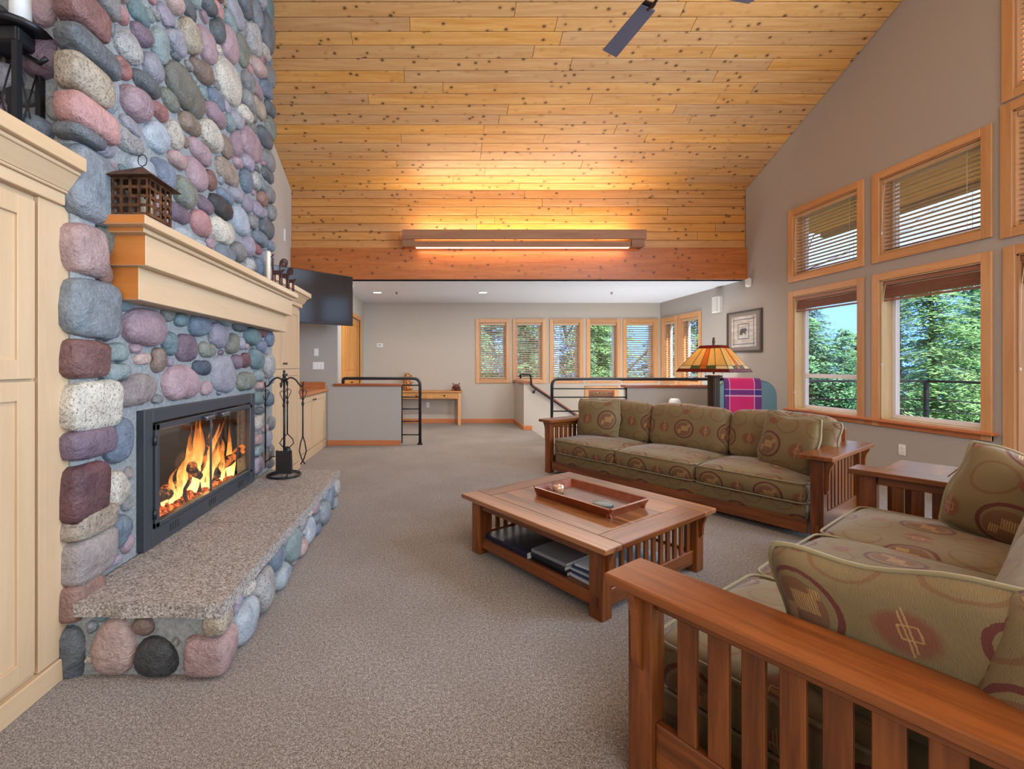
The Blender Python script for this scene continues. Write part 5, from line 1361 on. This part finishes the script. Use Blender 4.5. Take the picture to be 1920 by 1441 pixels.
# framed bear picture
pic = thing('framed_picture', 'framed bear print with wide grey mat on the side wall', 'picture', (XR, 7.85, 1.555), R90)
w_, h_ = .83, .70
fr_m = plain('pewter_frame', srgb(96, 88, 84), .3, metal=.4)
mb = MB(); mb.box(0,.035,-.03,0,0,h_,bev=.004); mb.box(w_-.035,w_,-.03,0,0,h_,bev=.004); mb.box(.035,w_-.035,-.03,0,0,.035,bev=.004); mb.box(.035,w_-.035,-.03,0,h_-.035,h_,bev=.004); mb.build('frame', fr_m, pic)
mb = MB(); mb.box(.03, w_-.03, -.014, -.004, .03, h_-.03); mb.build('mat_board', plain('taupe_mat', srgb(138,126,120), .8), pic)
n = N('bear_print_paper'); a = n.noise(n.map(n.coord(), (4, 4, 22)), 1, 3); PM = n.bsdf(n.ramp(a, [(.35, srgb(176,160,146)), (.65, srgb(212,204,196))]), .6)
mb = MB(); mb.box(.12, w_-.12, -.018, -.014, .09, h_-.09); mb.build('print', PM, pic)
ink = plain('print_ink', srgb(78,64,60), .7); blu = plain('print_border', srgb(110,112,122), .7)
mb = MB()
for (a, b, c_, d_) in ((.28,.55,.22,.235),(.28,.55,.465,.48),(.28,.295,.22,.48),(.535,.55,.22,.48)): mb.box(a,b,-.0195,-.018,c_,d_)
for (a, b, c_, d_) in ((.15,.68,.13,.145),(.15,.68,.545,.56),(.17,.185,.11,.59),(.645,.66,.11,.59)): mb.box(a,b,-.0193,-.018,c_,d_)
mb.build('printed_border', blu, pic)
mb = MB(); bear = [(.33,.345),(.35,.385),(.39,.40),(.43,.395),(.46,.405),(.48,.395),(.505,.37),(.495,.355),(.475,.355),(.47,.335),(.475,.29),(.455,.29),(.45,.32),(.40,.325),(.385,.29),(.36,.29),(.362,.33),(.345,.29),(.328,.29)]
mb.prism(bear, -.0200, -.018, 'y'); mb.build('printed_bear', ink, pic)
mb = MB(); mb.box(.035,w_-.035,-.026,-.024,.035,h_-.035); mb.build('glazing', M['pane'], pic)

# ------------------------------------------------------------------ console table with carved bears
ctb = thing('console_table', 'narrow pine console table with two drawers at the back wall', 'table', (-.75, 9.80, 0))
mb = MB(); mb.box(-.03, 1.40, -.02, .36, .73, .765, bev=.005); mb.build('tabletop', M['console'], ctb)
for x in (0, 1.30):
    for y in (0, .27): mb = MB(); mb.box(x, x+.07, y, y+.07, 0, .73, bev=.004); mb.build('leg', M['pine'], ctb)
mb = MB(); mb.box(.07, 1.30, .02, .32, .59, .73, bev=.003); mb.build('apron', M['console'], ctb)
for x in (.14, .76):
    b = MB(); b.box(x, x+.48, .008, .02, .615, .71, bev=.003); d = b.build('drawer', M['console'], ctb)
    b = MB(); b.lathe([(.008,0),(.008,.012),(.018,.02),(.018,.026),(.001,.03)], 12); b.xf(Matrix.Translation((x+.24, .008, .663)) @ Matrix.Rotation(PI/2, 4, 'X')); b.build('knob', M['bronze'], d)
def carved(label, loc, rz, blobs, vox, mats):
    o = MB()
    for c, r in blobs: o.sphere(c, r, 14, 10)
    ob = tag(o.build('carved_bear', mats), label, 'figurine'); ob.location = loc; ob.rotation_euler = (0,0,rz)
    m = ob.modifiers.new('r', 'REMESH'); m.mode = 'VOXEL'; m.voxel_size = vox; m.use_smooth_shade = True
    return ob
n = N('carved_honey_wood'); a = n.noise(n.coord(), 35, 3); MC1 = n.bsdf(n.ramp(a, [(.40, srgb(90,44,20)), (.52, srgb(206,138,76)), (.7, srgb(226,170,110))]), .5, bump=a, bstr=.6, bdist=.01)
n = N('carved_red_wood'); a = n.noise(n.coord(), 35, 3); MC2 = n.bsdf(n.ramp(a, [(.40, srgb(60,26,20)), (.6, srgb(140,76,60))]), .5, bump=a, bstr=.6, bdist=.01)
carved('standing honey-coloured carved bear looking right on the console table', (-.58, 9.96, .765), 0,
   [((0,0,.10),(.095,.08,.10)),((-.01,0,.20),(.08,.07,.11)),((.0,0,.33),(.075,.06,.065)),((.07,0,.315),(.05,.035,.032)),((.11,0,.318),(.016,.018,.014)),((-.04,.035,.39),(.02,.012,.02)),((-.04,-.035,.39),(.02,.012,.02)),
    ((.08,-.045,.05),(.035,.03,.05)),((.08,.045,.05),(.035,.03,.05)),((.09,-.05,.18),(.04,.025,.025)),((.09,.05,.18),(.04,.025,.025)),((-.09,0,.05),(.03,.03,.03))], .006, MC1)
carved('small crouching dark red carved bear on the right of the console table', (.52, 9.93, .765), 0,
   [((0,0,.065),(.095,.09,.07)),((0,-.05,.095),(.065,.05,.055)),((0,-.10,.08),(.03,.03,.024)),((-.065,-.02,.15),(.02,.014,.02)),((.065,-.02,.15),(.02,.014,.02)),((-.075,-.06,.02),(.035,.045,.02)),((.075,-.06,.02),(.035,.045,.02))], .006, MC2)

# ------------------------------------------------------------------ mantel and cabinet ornaments
ln = thing('tin_lantern', 'square rusted tin lantern with pierced sides on the near end of the mantel', 'lantern', (-1.428, 2.175, 2.052))
w2, hh = .09, .185
mb = MB(); mb.box(-w2,w2,-w2,w2,0,.006); mb.build('lantern_base', M['rusty'], ln)
for k in range(4):
    b = MB(); cells = 4; x = -w2
    st_ = .0145; ho = (2*w2-(cells+1)*st_)/cells; hz = (hh-(cells+1)*st_)/cells
    for i in range(cells+1): xx = -w2+i*(st_+ho); b.box(xx, xx+st_, -w2, -w2+.003, 0, hh)
    for i in range(cells+1): zz = i*(st_+hz); b.box(-w2, w2, -w2-.0008, -w2+.0022, zz, zz+st_)
    b.xf(Matrix.Rotation(k*PI/2, 4, 'Z')); b.build('pierced_side', M['rusty'], ln)
mb = MB(); a = .125; v0 = len(mb.v)
mb.v += [(-a,-a,hh-.005),(a,-a,hh-.005),(a,a,hh-.005),(-a,a,hh-.005),(0,0,hh+.085)]
for i in range(4): mb.face([i, (i+1) % 4, 4])
mb.face([3,2,1,0]); rfo = mb.build('roof', M['rusty'], ln)
for k in (0, 1):       # pierced star in the roof slopes
    pts = [(.016*math.cos(PI/2+i*PI/5)*(1 if i % 2 == 0 else .4), .016*math.sin(PI/2+i*PI/5)*(1 if i % 2 == 0 else .4)) for i in range(10)]
    b = MB(); b.prism(pts, 0, .002, 'z'); sl = math.atan2(.09, a)
    b.xf(Matrix.Rotation(k*PI/2, 4, 'Z') @ Matrix.Translation((0, -.062, hh+.0395)) @ Matrix.Rotation(sl, 4, 'X')); b.build('star_cutout', M['soot'], rfo)
mb = MB(); mb.tube([(.022*math.cos(t_*PI/8), 0, hh+.085+.030+.028*math.sin(t_*PI/8)) for t_ in range(16)], .0022, 6, closed=True); mb.build('ring_handle', M['iron'], ln)
mb = MB(); mb.lathe([(.030,.006),(.030,.10),(.002,.102)], 16, (.02,.0,0)); mb.build('candle', M['candle'], ln)

def goat(name, label, loc, rz, s, spiral):
    o = MB()
    o.prism([(-.07*s,.14*s),(.06*s,.14*s),(.07*s,.165*s),(.10*s,.19*s),(.085*s,.205*s),(.055*s,.19*s),(-.04*s,.195*s),(-.07*s,.19*s)], -.004, .004, 'y')
    for x in (-.062, -.03, .03, .055): o.tube([(x*s,0,.15*s),(x*s*1.03,0,0)], .006, 6)
    if spiral:
        o.tube([(-.055*s,0,.18*s),(-.062*s,0,.32*s)], .008, 6)
        pts = []
        for i in range(40):
            a_ = i*.42; r_ = .060*s*(1-i/44); pts.append((-.062*s+.060*s-r_*math.cos(a_)*1.0, 0, .32*s+r_*math.sin(a_)))
        o.tube(pts, .006, 6)
    else:
        o.tube([(-.06*s,0,.18*s),(-.065*s,0,.33*s),(-.06*s,0,.35*s)], .009, 6)
        o.prism([(-.11*s,.345*s),(-.06*s,.365*s),(-.045*s,.40*s),(-.058*s,.38*s),(-.07*s,.40*s),(-.075*s,.375*s)], -.004, .004, 'y')
        o.tube([(.065*s,0,.18*s),(.09*s,0,.16*s)], .003, 6)
    m_ = plain('brown_iron_'+str(spiral), srgb(92, 66, 66), .5, metal=.4)
    ob = tag(o.build(name, m_), label, 'figurine'); ob.location = loc; ob.rotation_euler = (0,0,rz); return ob
goat('iron_animal', 'long-necked brown iron animal figure on the far end of the mantel', (-1.40, 3.98, 2.053), -.25, .74, False)
goat('iron_animal', 'taller iron animal figure with spiral horn on the mantel', (-1.385, 4.12, 2.053), -.25, .74, True)
goat('iron_animal', 'small iron animal figure with spiral horn at the mantel end', (-1.372, 4.27, 2.053), -.25, .60, True)
o = MB(); o.lathe([(.019,0),(.019,.27),(.017,.276),(.002,.277)], 16); tag(o.build('pillar_candle', M['candle'], None, (-1.43, 3.84, 2.053)), 'tall slim cream pillar candle behind the iron animals', 'candle')

# iron candle stand on the left cabinet
cs_ = thing('iron_candle_stand', 'tall black iron candle stand at the upper left on the cabinet', 'candle holder', (-1.80, 1.90, 2.229))
mb = MB()
for (x, y) in ((-.065,-.055),(.065,-.055),(.065,.055),(-.065,.055)): mb.box(x-.012, x+.012, y-.012, y+.012, 0, .52)
mb.build('upright', M['iron'], cs_)
mb = MB()
for (a, b) in (((-.06,-.055),(.06,-.055)),((.06,-.055),(.06,.055))):
    mb.tube([(a[0],a[1],.02),(b[0],b[1],.44)], .0035, 5); mb.tube([(b[0],b[1],.02),(a[0],a[1],.44)], .0035, 5)
mb.build('cross_brace', M['iron'], cs_)
mb = MB(); mb.box(-.08,.08,-.07,.07,.46,.53,bev=.01); mb.lathe([(.10,.53),(.12,.55),(.09,.56)], 18, (.02,0,0)); mb.tube([(.05,0,.45),(.13,-.02,.40),(.16,-.02,.42)], .01, 6); mb.tube([(-.06,0,.5),(-.14,-.04,.46),(-.22,-.05,.50)], .02, 8); mb.build('drip_tray', M['iron'], cs_)
mb = MB(); mb.lathe([(.08,.50),(.10,.53),(.08,.54)], 18, (-.20,-.05,0)); mb.build('side_tray', M['iron'], cs_)
o = MB(); o.lathe([(.038,0),(.038,.28),(.034,.29),(.002,.29)], 18); tag(o.build('pillar_candle', M['white'], None, (-1.77, 1.90, 2.229+.56)), 'white pillar candle on top of the iron stand', 'candle')
o = MB(); o.lathe([(.04,0),(.04,.24),(.036,.25),(.002,.25)], 18); tag(o.build('pillar_candle', M['candle'], None, (-2.0, 1.85, 2.229+.54)), 'cream pillar candle on the side tray of the iron stand', 'candle')
pn = thing('leaning_panel', 'cream panel with a sloping brown wooden top edge on the cabinet', 'panel', (0,0,0))
mb = MB(); mb.prism([(-2.34,2.23),(-1.93,2.23),(-1.93,2.55),(-2.0,2.62),(-2.34,2.80)], 1.935, 1.955, 'y'); mb.build('board', M['candle'], pn)
mb = MB(); mb.prism([(-1.93,2.55),(-1.90,2.57),(-1.99,2.665),(-2.34,2.86),(-2.34,2.80),(-2.0,2.62)], 1.92, 1.955, 'y'); mb.build('wood_edge', M['cap'], pn)
mb = MB(); mb.tube(fillet([(-2.3,1.92,2.5),(-2.05,1.92,2.42),(-1.98,1.91,2.235)], .12), .004, 6); mb.build('cable', M['black'], pn)

# ------------------------------------------------------------------ fireplace tools
fx, fy = -1.365, 4.06
ft = thing('tool_stand', 'black wrought iron fireplace tool stand with heart scrolls on the hearth', 'fireplace tools', (fx, fy, .33))
mb = MB(); mb.tube([(.145*math.cos(k*PI/16), .145*math.sin(k*PI/16), .012) for k in range(32)], .010, 6, closed=True)
for k in range(4):
    a_ = k*PI/2+.4; mb.tube([(.145*math.cos(a_), .145*math.sin(a_), .012), (.07*math.cos(a_+.4), .07*math.sin(a_+.4), .03), (0,0,.04)], .008, 6)
mb.build('ring_base', M['iron'], ft)
mb = MB(); mb.tube([(0,0,.03),(0,0,.92)], .011, 8); mb.lathe([(.011,0),(.018,.02),(.008,.04),(.014,.055),(.002,.07)], 10, (0,0,.90)); mb.build('stem', M['iron'], ft)
ca, sa = math.cos(.15), math.sin(.15)
for s in (-1, 1):
    for (ux, uy) in ((ca, sa), (-sa, ca)):
        mb = MB(); pts = fillet([(0,0,.86),(s*.05*ux,s*.05*uy,.905),(s*.10*ux,s*.10*uy,.885),(s*.14*ux,s*.14*uy,.825),(s*.165*ux,s*.165*uy,.82),(s*.17*ux,s*.17*uy,.86)], .03); mb.tube(pts, .008, 6); mb.build('hook_arm', M['iron'], ft)
def heart(mb, x, y, z, ux, uy, s=.042):
    for sg_ in (-1, 1):
        pts = []
        for i in range(15):
            t_ = i/14; a_ = PI*t_
            w__ = sg_*s*(math.sin(a_*.92+.1))*(1.0); zz = z-.11+.11*t_+.018*math.sin(a_)
            pts.append((x+ux*w__*(.25+.95*t_ if t_ < .8 else 1.0), y+uy*w__*(.25+.95*t_ if t_ < .8 else 1.0), zz))
        pts.append((x+ux*sg_*s*.12, y+uy*sg_*s*.12, z-.02)); mb.tube(pts, .0035, 5)
def tool(nm, label, dx, dy, z0, body):
    t_ = thing(nm, label, 'fireplace tool', (fx+dx, fy+dy, .33))
    mb = MB(); heart(mb, 0, 0, .79, ca, sa); mb.tube([(0,0,.68),(0,0,.79),(.0,0,.82)], .005, 6); mb.build('handle', M['iron'], t_)
    mb = MB(); mb.tube([(0,0,z0),(0,0,.68)], .007, 6); mb.lathe([(.007,0),(.012,.01),(.012,.03),(.007,.04)], 8, (0,0,.64)); mb.build('shaft', M['iron'], t_)
    body(t_); return t_
def poker(t_):
    mb = MB(); mb.tube([(0,0,.20),(0,0,.07)], [.007,.002], 6); mb.tube([(0,0,.13),(.05,.01,.17),(.085,.015,.18)], .005, 6); mb.build('poker_tip', M['iron'], t_)
def tongs(t_):
    mb = MB()
    for s in (-1,1): mb.tube([(0,0,.36),(s*.02,0,.30),(s*.032,0,.22),(s*.01,0,.15),(-s*.02,0,.10)], .006, 6)
    mb.build('tong_jaws', M['iron'], t_)
def shovel(t_):
    mb = MB(); i0 = 0
    mb.hexa([(-.062,-.02,.26),(.062,-.02,.26),(.062,-.012,.26),(-.062,-.012,.26),(-.055,-.035,.06),(.075,-.035,.06),(.075,-.027,.06),(-.055,-.027,.06)][4:]+[(-.062,-.02,.26),(.062,-.02,.26),(.062,-.012,.26),(-.062,-.012,.26)])
    mb.hexa([(-.062,-.03,.06),(-.055,-.03,.06),(-.055,.01,.06),(-.062,.01,.06),(-.066,-.02,.26),(-.058,-.02,.26),(-.058,.02,.26),(-.066,.02,.26)])
    mb.hexa([(.068,-.03,.06),(.076,-.03,.06),(.076,.01,.06),(.068,.01,.06),(.058,-.02,.26),(.066,-.02,.26),(.066,.02,.26),(.058,.02,.26)])
    mb.build('shovel_pan', M['iron'], t_)
def brush(t_):
    mb = MB(); mb.lathe([(.012,.24),(.03,.22),(.034,.10),(.03,.08)][::-1], 12); mb.build('bristles', M['black'], t_)
    mb = MB(); mb.tube([(0,0,.36),(-.05,0,.31),(-.075,0,.27),(-.03,0,.22)], .005, 6); mb.tube([(0,0,.36),(.05,0,.31),(.06,0,.27),(.02,0,.23)], .005, 6); mb.build('diamond_cage', M['iron'], t_)
tool('poker', 'iron poker hanging at the left of the tool stand', -.165*ca, -.165*sa, .20, poker)
tool('tongs', 'iron log tongs hanging at the right of the tool stand', .165*ca, .165*sa, .36, tongs)
tool('ash_shovel', 'ash shovel hanging at the front of the tool stand', .165*sa+.02, -.165*ca+.02, .26, shovel)
tool('hearth_brush', 'hearth brush in a diamond iron cage at the back of the tool stand', -.165*sa, .165*ca, .36, brush)

# ------------------------------------------------------------------ outdoors
def mat_leaf(name, a, b):
    n = N(name); p = n.pos(); v = n.noise(p, 1.3, 3); w = n.noise(p, 14, 2)
    c = n.mix(n.m('MULTIPLY', w, .6), n.ramp(v, [(.35, b), (.65, a)]), tuple(k*.65 for k in b))
    b = n.new('ShaderNodeBsdfDiffuse'); n.l.new(c, b.inputs[0]); t = n.new('ShaderNodeBsdfTranslucent'); n.l.new(c, t.inputs[0])
    mx = n.new('ShaderNodeMixShader'); mx.inputs[0].default_value = .42; n.l.new(b.outputs[0], mx.inputs[1]); n.l.new(t.outputs[0], mx.inputs[2]); n.l.new(mx.outputs[0], n.out.inputs[0]); return n.mat
ML_ = [mat_leaf('fir_needles', srgb(160,205,160), srgb(104,158,122)), mat_leaf('cedar_needles', srgb(178,214,150), srgb(118,168,118)), mat_leaf('blue_needles', srgb(156,186,174), srgb(104,144,140))]
bark = plain('bark', srgb(96,84,76), .9)
def conifer(seed, h, rad, lf, dens=1.0, droop=.35):
    r = random.Random(seed); f = MB(); t = MB()
    t.tube([(0,0,0),(0,0,h*.5),(0,0,h*.97)], [h*.010, h*.007, .02], 8)
    nb = int(h*30*dens)
    for i in range(nb):
        z = h*(.06+.92*(i/nb)**.9); L = rad*(1-z/h)**.75*r.uniform(.75,1.1)+.15; a = r.uniform(0, 2*PI)
        ca_, sa_ = math.cos(a), math.sin(a); m = int(22+L*52)
        for k in range(m):
            q = (k+r.random())/m; rr_ = L*q; dz = -droop*L*q*q*r.uniform(.8,1.2)+.12*L*q
            sp = .10+.22*L*(1-q*.6)*q; ox = r.uniform(-1,1)*sp
            c = Vector((ca_*rr_-sa_*ox, sa_*rr_+ca_*ox, z+dz+r.uniform(-.06,.04)-abs(ox)*.3))
            d = Vector((ca_, sa_, -.35)).lerp(Vector((-sa_*(1 if ox > 0 else -1), ca_*(1 if ox > 0 else -1), -.5)), .55).normalized()
            s_ = d.cross(Vector((r.uniform(-.4,.4), r.uniform(-.4,.4), 1))).normalized(); l = r.uniform(.07,.15); w = r.uniform(.014,.030)
            b = len(f.v); f.v += [tuple(c-s_*w*.4), tuple(c+d*l*.5-s_*w), tuple(c+d*l), tuple(c+d*l*.5+s_*w)]
            f.face([b,b+1,b+2,b+3])
        if i % 3 == 0: t.tube([(0,0,z),(ca_*L*.5,sa_*L*.5,z+.03*L),(ca_*L*.9,sa_*L*.9,z-droop*L*.75)], [.012*L+.006,.010,.004], 4)
    return f.mesh('foliage', lf), t.mesh('trunk', bark)
protos = [conifer(1, 11, 3.0, ML_[1], 1.0, .45), conifer(2, 9, 2.2, ML_[0], 1.0, .3), conifer(3, 8, 1.9, ML_[2], .9, .2)]
mb = MB()
G_ = 14
for i in range(G_+1):
    for j in range(G_+1):
        x = -10+80*i/G_; y = -25+95*j/G_; dd_ = max(0, math.hypot(x-2, y-4)-14); mb.v.append((x, y, -3.2-.04*dd_+.5*math.sin(i*1.3)*math.cos(j*.9)*(dd_ > 0)))
for i in range(G_):
    for j in range(G_): a = i*(G_+1)+j; mb.face([a, a+G_+1, a+G_+2, a+1], 0, True)
struct(mb.build('ground', mat_leaf('undergrowth', srgb(96,122,84), srgb(60,84,58))))
TR = [(0, 13.4, 11.9, 1.28, 0, 'light green cedar filling the large lower window'), (0, 17.0, 13.0, 1.35, 2, 'cedar behind the light green cedar at the right of the large window'), (1, 14.2, 15.4, .86, 1, 'fir with its top in the middle of the small lower window'),
      (2, 13.2, 17.2, .90, 3, 'greyish fir at the left of the small lower window'), (2, 17.5, 16.6, .92, 5, 'fir rising behind the deck railing between the two windows'), (1, 19.0, 15.6, 1.3, 4, 'fir to the left of the cedar in the large window'),
      (0, 16.5, 9.0, 1.2, 3, 'far cedar seen beside the glazed door'), (0, 13.6, 7.6, 1.2, 1, 'cedar beyond the glazed door at the right edge'),
      (1, 9.2, 15.4, .95, 2, 'fir outside the two side windows near the corner'), (2, 7.4, 14.0, .9, 4, 'fir beyond the corner of the back room'), (0, 5.2, 15.0, .95, 0, 'cedar outside the rightmost back window'),
      (1, 3.2, 14.8, .95, 1, 'fir outside the middle back windows'), (0, .9, 15.2, .95, 5, 'cedar outside the leftmost back window'), (2, 9.6, 18.5, 1.0, 2, 'distant fir behind the corner windows')]
TR += [(i % 3, x, y, 1.35+.1*(i % 2), i*1.1, lab) for i, (x, y, lab) in enumerate(((21, 14.6, 'tall conifer in the second row behind the large lower window'), (19.5, 11, 'tall conifer in the second row right of the large window'), (23, 18.0, 'tall conifer in the second row between the two big windows'),
      (15.8, 19.5, 'second-row conifer behind the small lower window'), (21.5, 9.0, 'second-row conifer behind the glazed door'), (11.5, 21, 'second-row conifer beyond the two side windows'), (7, 19.5, 'second-row conifer beyond the corner of the back room'), (13.1, 15.9, 'slender fir close to the left edge of the small lower window'), (14.9, 17.4, 'fir just left of the sky gap in the small lower window'), (17.6, 18.4, 'short fir under the sky gap in the small lower window'), (2.2, 16.8, 'conifer between the leftmost and middle back windows'), (4.4, 17.2, 'conifer behind the bare tree outside the back windows'), (6.2, 16.4, 'conifer outside the back window nearest the corner'), (1.3, 17.6, 'conifer outside the second back window'), (3.6, 19, 'second-row conifer behind the middle back windows'), (.4, 19.5, 'second-row conifer behind the leftmost back window')))]
rb0 = random.Random(1)
def KT(x, y):      # crown height over distance: low firs beyond the small window, taller cedars to its right
    q = x/y
    return .19 if q < .75 else ((.125 if q < .9 else .085) if q < 1.0 else (.22 if q < 1.45 else .34))
for (k, x, y, s, rz, lab) in TR:
    t = thing('conifer_tree', lab, 'tree', (x, y, -3.4), rz, 'conifers outside the house'); t.scale = (s, s, (4.75+KT(x, y)*y)/(11, 9, 8)[k]*rb0.uniform(.94,1.04))
    put('foliage', protos[k][0], t); put('trunk', protos[k][1], t)
# bare tree by the back windows
bt = thing('bare_tree', 'bare branching tree outside the fourth back window', 'tree', (4.6, 12.6, -3.3))
rb = random.Random(9); mb = MB()
def br(p, d, L, r, n_):
    q = p+d*L; mid = p+d*L*.5+Vector((rb.uniform(-1,1), rb.uniform(-1,1), rb.uniform(-.5,.5)))*L*.06; mb.tube([p, mid, q], [r, r*.85, r*.65], 5)
    if n_ > 0:
        for k in range(3): nd_ = (d+Vector((rb.uniform(-.8,.8), rb.uniform(-.8,.8), rb.uniform(-.2,.5)))).normalized(); br(q, nd_, L*rb.uniform(.6,.8), r*.6, n_-1)
br(Vector((0,0,0)), Vector((0,0,1)), 3.2, .06, 6); mb.build('branches', bark, bt)
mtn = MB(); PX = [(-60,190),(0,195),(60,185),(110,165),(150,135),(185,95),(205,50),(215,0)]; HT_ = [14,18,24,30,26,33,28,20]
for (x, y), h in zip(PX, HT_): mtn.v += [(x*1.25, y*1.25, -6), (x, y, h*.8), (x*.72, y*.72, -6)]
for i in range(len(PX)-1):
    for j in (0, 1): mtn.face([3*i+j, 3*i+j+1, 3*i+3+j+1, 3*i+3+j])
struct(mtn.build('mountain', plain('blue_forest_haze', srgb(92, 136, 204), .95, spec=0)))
# deck and covered porch roof
dk = thing('wooden_deck', 'raised timber deck outside the right wall', 'deck', (0,0,0))
dm = wood('deck_boards', srgb(150,120,96), srgb(110,86,68), 'y', .7)
bm_ = MB(); bm_.box(0, .135, 0, 11.1, -.03, 0, bev=.003); bme = bm_.mesh('deck_board', dm)
for i in range(27): put('deck_board', bme, dk, (5.46+i*.14, -2.8, -.06))
mb = MB(); mb.box(5.45, 9.3, -2.8, 8.3, -.30, -.09); mb.build('deck_frame', dm, dk)
dr = thing('deck_railing', 'black horizontal-bar deck railing outside the big windows', 'railing', (0,0,0))
mb = MB(); mb.box(5.46, 9.25, 8.25, 8.30, 1.02, 1.065, bev=.005); mb.box(9.2, 9.25, -2.8, 8.30, 1.02, 1.065, bev=.005); mb.build('top_rail', M['rail'], dr)
for z in (.13, .30, .50, .70):
    mb = MB(); mb.tube([(5.46,8.275,z),(9.225,8.275,z),(9.225,-2.8,z)], .012, 6); mb.build('bar', M['rail'], dr)
for x in (5.6, 9.22):
    mb = MB(); mb.box(x-.03, x+.03, 8.25, 8.30, -.06, 1.03); mb.build('post', M['rail'], dr)
for y in (5.6, 3.0, .4, -2.2):
    mb = MB(); mb.box(9.2, 9.25, y-.03, y+.03, -.06, 1.03); mb.build('post', M['rail'], dr)
pr = thing('porch_roof', 'brown boarded soffit of the porch roof outside the upper windows', 'roof', (0,0,0))
pm = wood('soffit_boards', srgb(226,172,100), srgb(150,104,56), 'y', .6)
mb = MB(); mb.box(0, .20, 0, 1, 0, .025, bev=.004)
sofb = mb.mesh('soffit_board', pm)
for i in range(9):
    x = 5.45+i*.206; yend = 7.3+min(1.0, (x-5.45)*.75)
    o = put('soffit_board', sofb, pr, (x, -2.0, 3.80)); o.scale = (1, yend+2.0, 1)
mb = MB(); mb.prism([(5.45,-2.0),(7.32,-2.0),(7.32,8.3),(6.8,8.3),(5.45,7.3)], 3.825, 3.98, 'z'); mb.build('roof_slab', dm, pr)
mb = MB(); mb.box(7.25, 7.36, -2.0, 8.3, 3.72, 3.98, bev=.01); mb.build('fascia', dm, pr)
